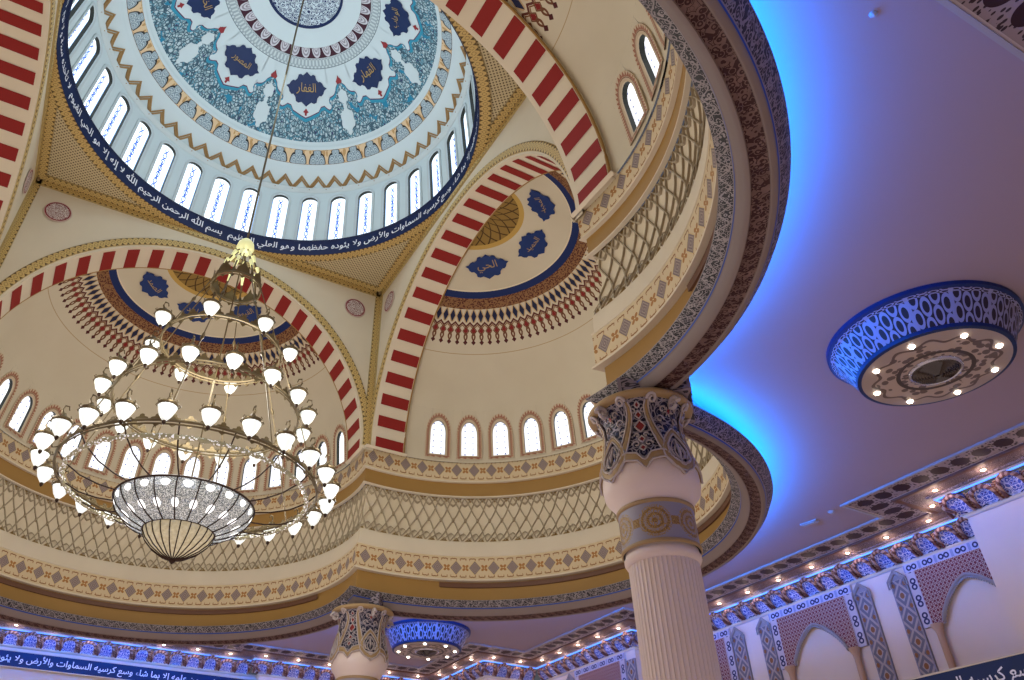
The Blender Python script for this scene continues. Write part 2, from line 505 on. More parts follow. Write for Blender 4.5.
def copytree(root, name=None):
    r = root.copy(); COL.objects.link(r)
    for ch in [c for c in COL.objects if c.parent == root]:
        c = ch.copy(); COL.objects.link(c); c.parent = r
        for g in [c2 for c2 in COL.objects if c2.parent == ch]:
            d = g.copy(); COL.objects.link(d); d.parent = c
    return r
class Rec:
    """remembers parts of a thing so that copying is quick"""
    def __init__(s, root): s.root = root; s.parts = []
    def add(s, o, parent=None):
        o.parent = parent or s.root; o.location = (0, 0, 0) if not parent else o.location; s.parts.append((o, parent)); return o
    def copy(s):
        r = s.root.copy(); COL.objects.link(r); mp = {}
        for o, p in s.parts:
            c = o.copy(); COL.objects.link(c); mp[o] = c; c.parent = mp[p] if p else r
        return r

# ------------------------------------------------------------------ Arabic text
AR = {'ا': ('FE8D', 'FE8E'), 'أ': ('FE83', 'FE84'), 'إ': ('FE87', 'FE88'), 'ء': ('FE80',), 'ئ': ('FE89', 'FE8A', 'FE8B', 'FE8C'), 'ة': ('FE93', 'FE94'),
 'ى': ('FEEF', 'FEF0'), 'د': ('FEA9', 'FEAA'), 'ذ': ('FEAB', 'FEAC'), 'ر': ('FEAD', 'FEAE'), 'ز': ('FEAF', 'FEB0'), 'و': ('FEED', 'FEEE')}
for ch, base in zip('بتثجحخسشصضطظعغفقكلمنهي', (0xFE8F, 0xFE95, 0xFE99, 0xFE9D, 0xFEA1, 0xFEA5, 0xFEB1, 0xFEB5, 0xFEB9, 0xFEBD, 0xFEC1, 0xFEC5, 0xFEC9, 0xFECD, 0xFED1, 0xFED5, 0xFED9, 0xFEDD, 0xFEE1, 0xFEE5, 0xFEE9, 0xFEF1)):
    AR[ch] = tuple('%04X' % (base+k) for k in range(4))
def shape(txt):
    out = []
    for wd in txt.split(' '):
        if wd == 'الله': out.append('\uFDF2'); continue
        g = []; i = 0; prev = False
        while i < len(wd):
            c = wd[i]; nxt = wd[i+1] if i+1 < len(wd) else None
            if c == 'ل' and nxt in ('ا', 'إ', 'أ'):
                iso = {'ا': 0xFEFB, 'إ': 0xFEF9, 'أ': 0xFEF7}[nxt]
                g.append(chr(iso+(1 if prev else 0))); prev = False; i += 2; continue
            f = AR.get(c)
            if not f: g.append(c); prev = False; i += 1; continue
            dual = len(f) == 4; jn = dual and nxt is not None and nxt in AR and nxt != 'ء'
            k = (3 if jn else 1) if prev else (2 if jn else 0)
            if len(f) == 1: k = 0
            g.append(chr(int(f[k], 16))); prev = jn; i += 1
        out.append(''.join(g))
    return ' '.join(out)[::-1]
def text_geo(txt, res=2, bold=0.0):
    c = bpy.data.curves.new('lettering', 'FONT'); c.body = shape(txt); c.resolution_u = res; c.offset = bold
    o = bpy.data.objects.new('lettering', c); COL.objects.link(o)
    dg = bpy.context.evaluated_depsgraph_get(); ev = o.evaluated_get(dg); me = ev.to_mesh()
    vs = [(v.co.x, v.co.y) for v in me.vertices]; fs = [tuple(p.vertices) for p in me.polygons]
    ev.to_mesh_clear(); bpy.data.objects.remove(o); bpy.data.curves.remove(c)
    xs = [v[0] for v in vs]; ys = [v[1] for v in vs]
    return vs, fs, (min(xs), max(xs), min(ys), max(ys))
def text_on(mb, geo, fn, mi=0):
    vs, fs, _ = geo; P = [fn(x, y) for x, y in vs]; n = len(mb.v); mb.v += [tuple(p) for p in P]
    for f in fs:
        mb.f.append(tuple(n+i for i in f)); mb.uv.append([(0, 0)]*len(f)); mb.mi.append(mi)

# ------------------------------------------------------------------ camera
cam = bpy.data.cameras.new('camera'); co = bpy.data.objects.new('camera', cam); COL.objects.link(co)
yaw, pit, rol = .4908, .6524, .0056
fw = Vector((sin(yaw)*cos(pit), cos(yaw)*cos(pit), sin(pit)))
r0 = Vector((cos(yaw), -sin(yaw), 0)); u0 = r0.cross(fw)
rr_ = r0*cos(rol)+u0*sin(rol); uu_ = -r0*sin(rol)+u0*cos(rol)
mw = Matrix((rr_, uu_, -fw)).transposed().to_4x4(); mw.translation = W((-.3353, -2.5448, -2.0322))
co.matrix_world = mw
cam.sensor_width = 36; cam.lens = 36*771.5/1024; cam.shift_x = .0529; cam.shift_y = -.0129; cam.clip_end = 200; cam.clip_start = .05
S.camera = co

# ------------------------------------------------------------------ constants
C0 = 1.127                     # centre offset of each lobe
H = 1.011                      # half side of the crossing walls
RA = .968                      # arch radius
ZT = 1.115                     # underside of dome ring
SC = 1.13; SR = .99            # half dome sphere
def tmax(r): return R(45)+asin(min(1, C0/(r*sqrt(2))))
tm = lambda r: pi*.25 + (pi - asin(min(1, C0/(r*sqrt(2)))))   # unused branch
def lobe_end(r):               # arc half angle where the lobe meets its neighbour on the diagonal
    return pi/4 + (asin(C0/(r*sqrt(2))))
SIDES = (('east', 0), ('north', pi/2), ('west', pi), ('south', -pi/2))

def sweep(mb, prof, n=96, cells=35, vv=None, mi=0, t0=-1, t1=1):
    P = []
    for i in range(n+1):
        t = t0+(t1-t0)*i/n
        row = []
        for (r, z) in prof:
            a = lobe_end(r)*t; row.append((C0+r*cos(a), r*sin(a), z))
        P.append(row)
    m = len(prof)-1; acc = [0]
    for k in range(m): acc.append(acc[-1]+sqrt((prof[k+1][0]-prof[k][0])**2+(prof[k+1][1]-prof[k][1])**2))
    mb.grid(P, lambda i, j: ((t0+(t1-t0)*i/n)*cells/2+.5, 1-acc[j]/acc[-1]), mi)

# ------------------------------------------------------------------ per-side building blocks
def sph(az, pol, rr=SR):       # degrees; on the east half dome
    a = R(az); p = R(pol); return (SC+rr*sin(p)*cos(a), rr*sin(p)*sin(a), rr*cos(p))
XB = 1.195
def azm(pol, rr=SR):
    s = (XB-SC)/(rr*sin(R(pol))); return math.degrees(acos(min(1, s)))
def half_dome(centres):
    mb = MB()
    pols = [3.8+k*(71.8-3.8)/44 for k in range(45)]
    P = [[sph(azm(p)*(-1+2*i/64), p) for p in pols] for i in range(65)]
    mb.grid(P, lambda i, j: (azm(pols[j])*(-1+2*min(i, 64)/64), pols[j]))
    # window zone, cut cell by cell
    V0, V1 = 71.8, 90.0; hw = 2.6; vb, vs_ = 87.6, 79.6; ra_v = 79.6-76.0+.4
    st = 10.55; cellz = sorted(centres)
    rv = MB(); pn = MB(); frm = []
    def q(u0, u1, v0, v1, ua=None, ub=None):
        k = max(1, int(abs(u1-u0)/2.2)); 
        P = [[sph(u0+(u1-u0)*i/k, v0+(v1-v0)*j/4) for j in range(5)] for i in range(k+1)]
        mb.grid(P, lambda i, j: (u0+(u1-u0)*i/k, v0+(v1-v0)*j/4))
    lo = cellz[0]-st/2; hi = cellz[-1]+st/2
    for (a, b, sg) in ((-1, lo, -1), (hi, 1, 1)):
        P = []
        for i in range(7):
            row = []
            for j in range(7):
                v = V0+(V1-V0)*j/6; e = azm(v)
                uu = (-e+(lo+e)*i/6) if sg < 0 else (hi+(e-hi)*i/6)
                row.append(sph(uu, v))
            P.append(row)
        mb.grid(P, lambda i, j: (90, V0+(V1-V0)*j/6))
    out = []
    for c in cellz:
        q(c-st/2, c-hw, V0, V1); q(c+hw, c+st/2, V0, V1); q(c-hw, c+hw, vb, V1)
        N = 10; arc = []
        for i in range(N+1):
            t = pi*i/N; arc.append((c-hw*cos(t), vs_-ra_v*sin(t)))
        for i in range(N):
            (a, va), (b, vb_) = arc[i], arc[i+1]
            mb.face([sph(a, va), sph(b, vb_), sph(b, V0), sph(a, V0)], [(a, va), (b, vb_), (b, V0), (a, V0)])
        out.append(([(c-hw, vb)]+arc+[(c+hw, vb)]))
    return mb, out
def win_parts(outline, fmap, depth, fw_, frame_mat, pane_mat, sill=True, per=.35, trim=None, fmul=1.0):
    """reveal, pane, border for one arched window; fmap(u,v,d) -> point, d outward depth"""
    n = len(outline); c = sum(p[0] for p in outline)/n
    us = [p[0] for p in outline]; vs = [p[1] for p in outline]
    rv = MB()
    cl = outline+[outline[0]]
    rv.grid([[fmap(u, v, 0), fmap(u, v, depth)] for (u, v) in cl], None)
    pn = MB(); vb = outline[0][1]
    arc = outline[1:-1]
    def uvn(u, v): return ((u-min(us))/(max(us)-min(us)), (v-vb)/((min(vs) if vb > min(vs)+1e-9 and abs(vb-max(vs)) < 1e-6 else max(vs))-vb))
    for i in range(len(arc)-1):
        a, b = arc[i], arc[i+1]
        pn.face([fmap(a[0], vb, depth*.9), fmap(b[0], vb, depth*.9), fmap(b[0], b[1], depth*.9), fmap(a[0], a[1], depth*.9)],
                [uvn(a[0], vb), uvn(b[0], vb), uvn(*b), uvn(*a)])
    fb = MB(); uc = (min(us)+max(us))/2; vm = vb
    # offset outline
    def off(u, v, k, top):
        du = (u-uc); hw = (max(us)-min(us))/2
        return None
    hw = (max(us)-min(us))/2; vs0 = arc[0][1]; ht = abs((min(vs) if vb > vs0 else max(vs))-vs0); sg = -1 if vb > vs0 else 1
    fv = fw_*ht/hw
    inner = list(outline); outer = []
    for k, (u, v) in enumerate(outline):
        if k == 0 or k == n-1: outer.append((uc+(u-uc)*(hw+fw_)/hw, vb-sg*fv*.5))
        else:
            t = pi*(k-1)/(n-3); outer.append((uc-(hw+fw_)*cos(t), vs0+sg*(ht+fv)*sin(t)))
    L = 0; acc = [0]
    for k in range(1, n):
        p = Vector(fmap(*inner[k], 0)); q = Vector(fmap(*inner[k-1], 0)); L += (p-q).length; acc.append(L)
    g = []
    for k in range(n):
        (a, b), (c_, d) = inner[k], outer[k]
        g.append([fmap(a, b, 0), fmap(a, b, -.006), fmap(c_, d, -.006), fmap(c_, d, 0)])
    # subdivide along for smooth texture
    fb.grid(g, lambda i, j: (acc[min(i, n-1)]*85, (0, .05, .95, 1)[j]))
    a0, b0, a1, b1 = inner[0], outer[0], inner[-1], outer[-1]
    fb.face([fmap(*a0, -.006), fmap(*a1, -.006), fmap(*b1, -.006), fmap(*b0, -.006)], [(0, .1), (4, .1), (4, .95), (0, .95)])
    return rv, pn, fb

WN = [0]
def make_windows(centres_out, fmap, depth, fw_, fm, pm, rm, label, group, rz, unlabeled=False):
    for ol in centres_out:
        rv, pn, fb = win_parts(ol, fmap, depth, fw_, fm, pm)
        WN[0] += 1
        e = empty('window_%d' % WN[0], (0, 0, 0), rz)
        tag(e, label, 'window', group, 'structure')
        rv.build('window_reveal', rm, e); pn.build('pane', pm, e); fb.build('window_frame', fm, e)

walls = {}
E_C = [k*10.55 for k in range(-7, 8)]
N_C = [(k+.5)*10.5 for k in range(-8, 8)]
names = {'east': 'right-hand', 'north': 'far left', 'west': 'left edge', 'south': 'nearest upper right'}
for side, rz in SIDES:
    wall = empty('wall_'+side, (0, 0, 0), rz)
    tag(wall, {'east': 'striped arch and painted half dome above and left of the near column',
               'north': 'striped arch and half dome behind the big chandelier',
               'west': 'steep red striped arch at the left edge of the photo',
               'south': 'striped arch and half dome crossing the top of the photo'}[side], 'wall', kind='structure')
    walls[side] = wall
    cen = N_C if side in ('north', 'west') else E_C
    mb, outs = half_dome(cen)
    o = mb.build('half_dome', VAULT, wall, smooth=True)
    fm = lambda u, v, d: sph(u, v, SR+d)
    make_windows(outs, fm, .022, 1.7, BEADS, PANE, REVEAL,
                 {'east': 'arched window with red toothed border in the curved wall left of the near column',
                  'north': 'arched window with red toothed border in the curved wall behind the chandelier',
                  'west': 'arched window with red toothed border in the apse at the left edge',
                  'south': 'steeply tilted arched window beside the dark ring, upper right'}[side], side+' half dome windows', rz)
    # spandrel wall with arch cut out
    mb = MB(); N = 64; ro = RA+.013
    P = []
    for i in range(N+1):
        t = pi*i/N; y, z = ro*cos(t), ro*sin(t)
        # outward to rectangle
        if i <= N/4 or i >= 3*N/4:
            Y = H if i <= N/4 else -H; Z = H*1.0*abs(math.tan(t)) if abs(cos(t)) > 1e-6 else ZT
            Z = min(Z, ZT) if True else Z
        else: Z = ZT; Y = 0
        k = min(H/abs(cos(t)) if abs(cos(t)) > 1e-6 else 9, ZT/max(sin(t), 1e-6))
        P.append([(H, ro*cos(t), ro*sin(t)), (H, k*cos(t), k*sin(t))])
    mb.grid(P)
    for sg in (1, -1):          # fill rectangle corner
        t = atan2(ZT, H)
        i0 = [i for i in range(N) if pi*i/N <= t < pi*(i+1)/N][0]
        a, b = pi*i0/N, pi*(i0+1)/N
        pa = (H, sg*H, H*math.tan(a)); pb = (H, sg*ZT/math.tan(b), ZT)
        mb.face([pa, (H, sg*H, ZT), pb])
    mb.build('spandrel', CREAM2, wall)
    # gilt moulding round the arch, raised profile
    mb = MB(); P = []
    pf = [(RA+.012, 0), (RA+.013, -.006), (RA+.018, -.008), (RA+.052, -.008), (RA+.058, -.004), (RA+.061, 0)]
    for i in range(97):
        t = pi*i/96; lim = H/max(abs(cos(t)), 1e-6)
        P.append([(H+d, min(r, lim)*cos(t), min(r, lim)*sin(t)) for r, d in pf])
    mb.grid(P, lambda i, j: (i*.55, (0, .1, .2, .8, .9, 1)[j]))
    mb.build('arch_moulding', GUIL, wall)
    # striped soffit (cream bed) and red voussoirs, each stripe painted on the bed
    mb = MB(); P = []
    for i in range(97):
        t = pi*i/96
        P.append([(H, (RA+.012)*cos(t), (RA+.012)*sin(t)), (H, RA*cos(t), RA*sin(t)), (XB+.012, RA*cos(t), RA*sin(t)), (XB+.012, (SR+.01)*cos(t), (SR+.01)*sin(t))])
    mb.grid(P); mb.build('arch_soffit', CREAM2, wall, smooth=False)
    mb = MB(); per = 180/23.5
    for k in range(24):
        a0, a1 = R(k*per), R(k*per+per/2)
        P = []
        for i in range(5):
            t = a0+(a1-a0)*i/4; q = RA-.0025
            P.append([(1.035, RA*cos(t), RA*sin(t)), (1.035, q*cos(t), q*sin(t)), (XB+.005, q*cos(t), q*sin(t)), (XB+.005, RA*cos(t), RA*sin(t))])
        mb.grid(P)
    mb.build('red_stripes', RED, wall)
    mb = MB()
    for sg in (1, -1):
        q = [(H-.03, sg*.962, .003), (XB+.03, sg*.962, .003), (XB+.03, sg*1.03, .003), (H-.03, sg*1.03, .003)]; mb.face(q); mb.face([q[0], q[1], (XB+.03, sg*.975, -.008), (H-.03, sg*.975, -.008)])
        mb.face([(H-.03, sg*.962, .003), (H-.03, sg*1.03, .003), (H-.03, sg*1.03, -.02), (H-.03, sg*.975, -.02)])
    mb.build('arch_foot_pad', CREAM2, wall)
    mb = MB(); mb.tube([(XB+.012, (RA+.004)*cos(pi*i/64), (RA+.004)*sin(pi*i/64)) for i in range(65)], .006, 6)
    mb.build('arch_edge_bead', GOLDP, wall, smooth=True)
    # gilt corner strips and top frame on this wall
    mb = MB(); w = .036; e = .010
    for sg in (1, -1):
        y0, y1 = sg*H, sg*(H-w)
        mb.grid([[(H-e, y0, z), (H-e, y1, z), (H, y1, z)] for z in [k*ZT/20 for k in range(21)]], lambda i, j: (i*1.0, (0, .92, 1)[j]))
    mb.grid([[(H, y, ZT-.045), (H-e, y, ZT-.045), (H-e, y, ZT)] for y in [-H+2*H*k/40 for k in range(41)]], lambda i, j: (i*.9, (0, .05, 1)[j]))
    mb.build('gilt_frame', GUIL, wall)
    # lobe bands
    z1, z2, z3, z4, z5, z6 = -.1127, -.2019, -.4542, -.5362, -.664, -.7726
    def band(name, prof, m, cells=35, **k):
        b = MB(); sweep(b, prof, cells=cells, **k); return b.build(name, m, wall, smooth=True)
    band('upper_diamond_band', [(SR+.03, .004), (1.0, .004), (.998, 0), (1.0, z1)], DIAMOND)
    bb = MB(); sweep(bb, [(1.0, z1+.004), (.996, z1+.001), (.996, z1-.004), (1.016, z1-.005)]); sweep(bb, [(1.016, z2+.006), (1.004, z2+.005), (1.004, z2-.001), (1.02, z2-.002)])
    sweep(bb, [(1.0, z5+.006), (.990, z5+.003), (.990, z5-.004), (1.016, z5-.006)]); sweep(bb, [(1.004, z4+.006), (.996, z4+.003), (.996, z4-.002), (1.0, z4-.003)])
    bb.build('thin_ledges', CREAM2, wall, smooth=False)
    band('upper_gold_fascia', [(1.012, z1-.002), (1.012, z2+.002)], GOLDP)
    band('cream_fascia', [(1.010, z3), (1.004, z3-.01), (1.002, z4)], CREAM2)
    band('lower_diamond_band', [(1.0, z4), (.998, z4-.004), (.998, z5)], DIAMOND, cells=35)
    band('lower_gold_fascia', [(1.014, z5-.002), (1.014, z6-.01)], GOLDP)
    b = MB(); sweep(b, [(1.013, z5-.012), (1.006, z5-.012), (1.006, z5-.034), (1.013, z5-.036)], t0=-.74, t1=.74)
    b.build('vent_slot', REVEAL if False else BROWNS, wall)
    # lattice cove
    def cove(v):                # v 0 top .. 1 bottom
        z = z2+(z3-z2)*v; r = 1.026+.014*sin(pi*v) - .016*v
        return r, z
    b = MB(); sweep(b, [cove(k/8) for k in range(9)], cells=52, n=156); b.build('lattice_ground', LATB, wall, smooth=True)
    b = MB(); K = 52; hw_ = .0034
    for sgn in (1, -1):
        for k in range(-2, K+3):
            rows = []
            for j in range(17):
                v = j/16; cell = k+.5 + sgn*(2.0*(v-.5)+.03*sin(4*pi*v)) 
                t = (cell/K)*2-1
                if abs(t) > 1: rows.append(None); continue
                r, z = cove(v); L = lobe_end(r)
                def pt(dr, dt): a = L*t+dt; rr = r-dr; return (C0+rr*cos(a), rr*sin(a), z)
                rows.append([pt(0, -hw_), pt(.007, -hw_*.6), pt(.007, hw_*.6), pt(0, hw_)])
            seg = []
            for rw in rows+[None]:
                if rw is None:
                    if len(seg) > 1: b.grid(seg)
                    seg = []
                else: seg.append(rw)
    for edge in (0, 1):         # pointed little arches along both edges
        for k in range(K):
            P = []
            for j in range(7):
                x = -.5+j/6; h = .16*(1-abs(2*x)**1.6)
                v = h if edge == 0 else 1-h; t = ((k+.5+x)/K)*2-1
                r, z = cove(v); a = lobe_end(r)*t
                dz = .008 if edge else -.008
                P.append([(C0+(r-.008)*cos(a), (r-.008)*sin(a), z), (C0+(r-.008)*cos(a), (r-.008)*sin(a), z-dz*-.6), (C0+r*cos(a), r*sin(a), z-dz*-1.3)])
            b.grid(P)
    b.build('lattice_ribs', RIB, wall)
    # entablature ring
    tr = empty('trim_'+str(1+[s[0] for s in SIDES].index(side)), (0, 0, 0), rz)
    tag(tr, {'east': 'carved grey ring soffit of the lobe behind the near column', 'north': 'carved grey ring soffit below the chandelier',
             'west': 'carved ring soffit of the left lobe', 'south': 'big dark carved ring soffit glowing blue outside, upper right'}[side], 'cornice', kind='structure')
    def tb(name, prof, m, cells=60, **k):
        b = MB(); sweep(b, prof, n=120, cells=cells, **k); return b.build(name, m, tr, smooth=True)
    tb('lip_top', [(1.02, z6-.002), (.972, z6-.002)], MOULD)
    tb('carved_lip', [(.972, z6), (.974, z6-.006), (1.0, -.802)], CARVE, 62)
    tb('blue_line', [(1.0, -.802), (1.001, -.808)], BLUEL)
    tb('inner_moulding', [(1.001, -.808), (1.005, -.812), (1.006, -.822), (1.014, -.827), (1.016, -.833), (1.0255, -.836)], MOULDD)
    tb('leaf_soffit', [(1.0255, -.836), (1.03, -.832), (1.060, -.841), (1.064, -.8465)], LEAF, 66)
    tb('outer_moulding', [(1.064, -.8465), (1.068, -.849), (1.073, -.845), (1.077, -.846), (1.080, -.840)], MOULDD)
    tb('outer_blue_line', [(1.080, -.840), (1.083, -.837)], BLUEL)
    tb('carved_rim', [(1.083, -.837), (1.102, -.818), (1.116, -.790)], CARVEO, 70)
    tb('rim_top', [(1.116, -.790), (1.05, -.786)], MOULDD)
    tb('drum_back', [(1.055, -.786), (1.055, -.715)], MAUVE)
    tb('led_strip', [(1.074, -.7855), (1.074, -.766), (1.068, -.764)], LED)

# square corner blocks of the entablature above the columns
# ------------------------------------------------------------------ crossing ceiling: dotted corners + gilt ring
cr = empty('trim_5', (0, 0, 0)); tag(cr, 'gold framed square with dotted corners around the dome', 'trim', kind='structure')
RD = 1.005
mb = MB(); N = 96
def sqr(a): return H/max(abs(cos(a)), abs(sin(a)))
P = []
for i in range(N):
    a = 2*pi*i/N; P.append([(RD*cos(a), RD*sin(a), ZT), (max(sqr(a)*1.03, RD+.001)*cos(a), max(sqr(a)*1.03, RD+.001)*sin(a), ZT)])
mb.grid(P, lambda i, j: (P[i % N][j][0]*46, P[i % N][j][1]*46), closeu=True)
mb.build('dotted_panel', DOTS, cr)
mb = MB(); P = []
for i in range(N*2):
    a = 2*pi*i/(N*2); q = min(RD+.058, sqr(a))
    P.append([(RD*cos(a), RD*sin(a), ZT-.002), (RD*cos(a), RD*sin(a), ZT-.010), (q*cos(a), q*sin(a), ZT-.010), (q*cos(a), q*sin(a), ZT)])
mb.grid(P, lambda i, j: (i*.6, (0, .08, .92, 1)[j]), closeu=True)
for k in range(4):
    m4 = Matrix.Rotation(k*pi/2, 3, 'Z')
    rows = []
    for i in range(41):
        y = -H+2*H*i/40
        yi = max(-(H-.05), min(H-.05, y)); xi = min(H-.002, max(H-.050, sqrt(max(0, (RD+.001)**2-yi*yi))))
        rows.append([m4 @ Vector((H, y, ZT-.008)), m4 @ Vector((xi, yi, ZT-.008)), m4 @ Vector((xi, yi, ZT))])
    mb.grid(rows, lambda i, j: (i*.85, (0, .92, 1)[j]))
mb.build('gilt_ring', GUIL, cr)
mb = MB()
for sx in (1, -1):
    for sy in (1, -1): mb.box((sx*(H-.004), sy*(H-.004), ZT-.012), (.034, .034, .030))
mb.build('corner_bosses', TANP, cr)

# ------------------------------------------------------------------ dome
dome = empty('dome', (0, 0, 0)); tag(dome, 'large white painted dome with teal arabesques and ring of script', 'dome', kind='structure')
def ring(prof, m, name, us, n=192, parent=dome, smooth=True):
    mb = MB(); mb.lathe(prof, n, us=us); return mb.build(name, m, parent, smooth=smooth)
ring([(RD, ZT-.012), (RD-.004, ZT-.012), (RD-.004, 1.203), (RD-.020, 1.206)], NAVY, 'script_band', 1)
# verse
geo = text_geo('بسم الله الرحمن الرحيم الله لا إله إلا هو الحي القيوم لا تأخذه سنة ولا نوم له ما في السماوات وما في الأرض من ذا الذي يشفع عنده إلا بإذنه يعلم ما بين أيديهم وما خلفهم ولا يحيطون بشيء من علمه إلا بما شاء وسع كرسيه السماوات والأرض ولا يئوده حفظهما وهو العلي العظيم', 1, .012)
x0, x1, y0, y1 = geo[2]
mb = MB()
rt = RD-.008
def ringtext(x, y):
    a = R(91+(x1-x)/(x1-x0)*358)
    return (rt*cos(a), rt*sin(a), ZT-.002+(y-y0)/(y1-y0)*.090)
text_on(mb, geo, ringtext); mb.build('script_lettering', WHITET, dome)
# drum wall with 32 windows
def dr(z): return .996-(z-1.206)*.075
def drm(u, v, d): r = dr(v)+d; return (r*cos(R(u)), r*sin(R(u)), v)
mb = MB(); st = 360/34; hw = 2.85; V0, V1 = 1.206, 1.60; vb, vsp, vt = 1.212, 1.520, 1.562
outs = []
for k in range(34):
    c = k*st
    for (a, b, v0, v1) in ((c-st/2, c-hw, V0, V1), (c+hw, c+st/2, V0, V1), (c-hw, c+hw, V0, vb)):
        mb.grid([[drm(a+(b-a)*i/2, v0+(v1-v0)*j/3, 0) for j in range(4)] for i in range(3)])
    arc = [(c-hw*cos(pi*i/10), vsp+(vt-vsp)*sin(pi*i/10)) for i in range(11)]
    for i in range(10):
        a, b = arc[i], arc[i+1]; mb.face([drm(*a, 0), drm(*b, 0), drm(b[0], V1, 0), drm(a[0], V1, 0)])
    outs.append([(c-hw, vb)]+arc+[(c+hw, vb)])
mb.build('drum_wall', DOMEW, dome)
BORD = mat('white_window_rim', plaster('C2CDD0', .03), rough=.6)
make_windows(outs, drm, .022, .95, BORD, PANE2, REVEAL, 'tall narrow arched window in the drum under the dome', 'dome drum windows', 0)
# cornice of drum, zigzag
ring([(.966, 1.598), (.958, 1.600), (.952, 1.612), (.940, 1.618)], DOMEW, 'drum_cornice', 1)
ring([(.958, 1.606), (.950, 1.64), (.925, 1.68), (.905, 1.70), (.880, 1.728), (.874, 1.742), (.864, 1.748)], DOMEW, 'dome_shell_lower', 1)
mb = MB(); K = 56
def zz(a, off, d=.0):
    t = (a*K/(2*pi)) % 1; tri = abs(2*t-1); z = 1.610+.058*(1-tri)+off
    r = .958-(z-1.606)*.28 if z < 1.64 else .949-(z-1.64)*.62
    return ((r-d)*cos(a), (r-d)*sin(a), z)
for off in (0, .017):
    P = []
    for i in range(K*8):
        a = 2*pi*i/(K*8); P.append([zz(a, off, 0), zz(a, off, .008), zz(a, off+.011, .008), zz(a, off+.011, 0)])
    mb.grid(P, closeu=True)
mb.build('zigzag_moulding', mat('tan_gold_zigzag', plaster('A98450', .15, 5), rough=.5), dome)
ring([(.864, 1.748), (.856, 1.752), (.810, 1.812), (.806, 1.820)], TREF, 'trefoil_band', 44)
ring([(.806, 1.820), (.800, 1.822), (.797, 1.845), (.790, 1.862), (.783, 1.870)], DOMEW, 'white_moulding', 1)
def dz(r):                     # inner shell height for r<.785
    t = min(1, r/.785); return 1.868+.392*sqrt(max(0, 1-t*t*.999))**1.05
def dz(r):
    pts = [(0, 2.262), (.214, 2.250), (.330, 2.210), (.392, 2.190), (.434, 2.172), (.549, 2.100), (.62, 2.045), (.68, 1.99), (.74, 1.925), (.785, 1.868)]
    for (a, za), (b, zb) in zip(pts, pts[1:]):
        if r <= b: return za+(zb-za)*(r-a)/(b-a)
    return 1.868
def dp(az, r, d=0): a = R(az); return ((r-d*.6)*cos(a), (r-d*.6)*sin(a), dz(r)-d)
mb = MB(); rs = [.785-k*(.785-.44)/14 for k in range(15)]
mb.grid([[dp(i*2.0, r) for r in rs] for i in range(180)], lambda i, j: (rs[j]*cos(R(i*2.0))*26, rs[j]*sin(R(i*2.0))*26), closeu=True)
mb.build('teal_arabesque_field', TEAL, dome, smooth=True)
bnd = [(0, .690), (2, .683), (4.5, .672), (7, .662), (8.5, .640), (10.5, .636), (12, .648), (13.2, .655), (14.2, .652), (14.9, .640), (14.4, .622), (13.6, .612), (14.5, .598), (16, .594), (17.5, .586), (18.6, .572), (19.3, .556), (20.4, .545), (21.4, .535), (21.0, .520), (21.8, .512), (22.5, .498)]
full = [(-a, r) for a, r in bnd[::-1]]+bnd[1:]
def dens(L, n=3):
    o = []
    for (a, b), (c, d) in zip(L, L[1:]):
        for k in range(n): o.append((a+(c-a)*k/n, b+(d-b)*k/n))
    return o+[L[-1]]
fd = dens(full)
WCART = MB(); EDG = MB(); EDR = MB()
for k in range(8):
    c = 22.5+45*k
    rows = []
    for a, r in fd: rows.append([dp(c+a, r+(.445-r)*j/6, .004) for j in range(7)])
    WCART.grid(rows)
    EDG.grid([[dp(c+a, r+.014, .003), dp(c+a, r-.001, .0055)] for a, r in fd])
    EDR.grid([[dp(c+a, r-.001, .0055), dp(c+a, r-.006, .0055)] for a, r in fd])
WCART.build('white_lobed_field', DOMEW, dome); EDG.build('teal_outline', mat('bright_teal', col='2E8CA8', rough=.6), dome); EDR.build('red_outline', mat('dark_red_line', col='5A2A4A', rough=.6), dome)
mb = MB()
for k in range(8):
    c = 45*k
    for (rc, ra, rb) in ((.600, .034, .030), (.705, .050, .044), (.755, .014, .014), (.645, .014, .012)):
        pts = []
        for i in range(20):
            t = 2*pi*i/20; q = 1+.10*cos(6*t); rr = rc+ra*q*cos(t); aa = math.degrees(rb*q*sin(t)/rc)
            pts.append(dp(c+aa, rr, .005))
        mb.poly(pts)
mb.build('white_droplets', DOMEW, dome)
def cart_outline(n=48, wx=1.0, wy=.68):
    o = []
    for i in range(n):
        pass
    h = [(1.0, 0), (.86, .10), (.80, .26), (.70, .36), (.60, .34), (.50, .46), (.46, .66), (.34, .72), (.22, .66), (.10, .76), (0, .86)]
    o = [(x*wx, y*wy/.86) for x, y in h]+[(-x*wx, y*wy/.86) for x, y in h[-2::-1]]
    o += [(x, -y) for x, y in o[-2:0:-1]]
    return o
NAMES = ['الغفار', 'القهار', 'الوهاب', 'الرزاق', 'الفتاح', 'العليم', 'الخالق', 'المصور']
mb = MB(); tx = MB()
for k in range(8):
    c = 22.5+45*k
    co_ = cart_outline(wx=.128, wy=.078)
    def f(x, y, d): return dp(c-math.degrees(x/.549), .549-y*1.1, d)
    mb.poly([f(x, y, .0085) for x, y in co_])
    g = text_geo(NAMES[(1-k) % 8], 1, .0); a0, a1, b0, b1 = g[2]; s = .12/(a1-a0); s = min(s, .085/(b1-b0))
    text_on(tx, g, lambda x, y: f((x-(a0+a1)/2)*s, (y-(b0+b1)/2)*s, .018))
mb.build('navy_cartouches', NAVY, dome); tx.build('gold_names', GOLDT, dome)
mb = MB()
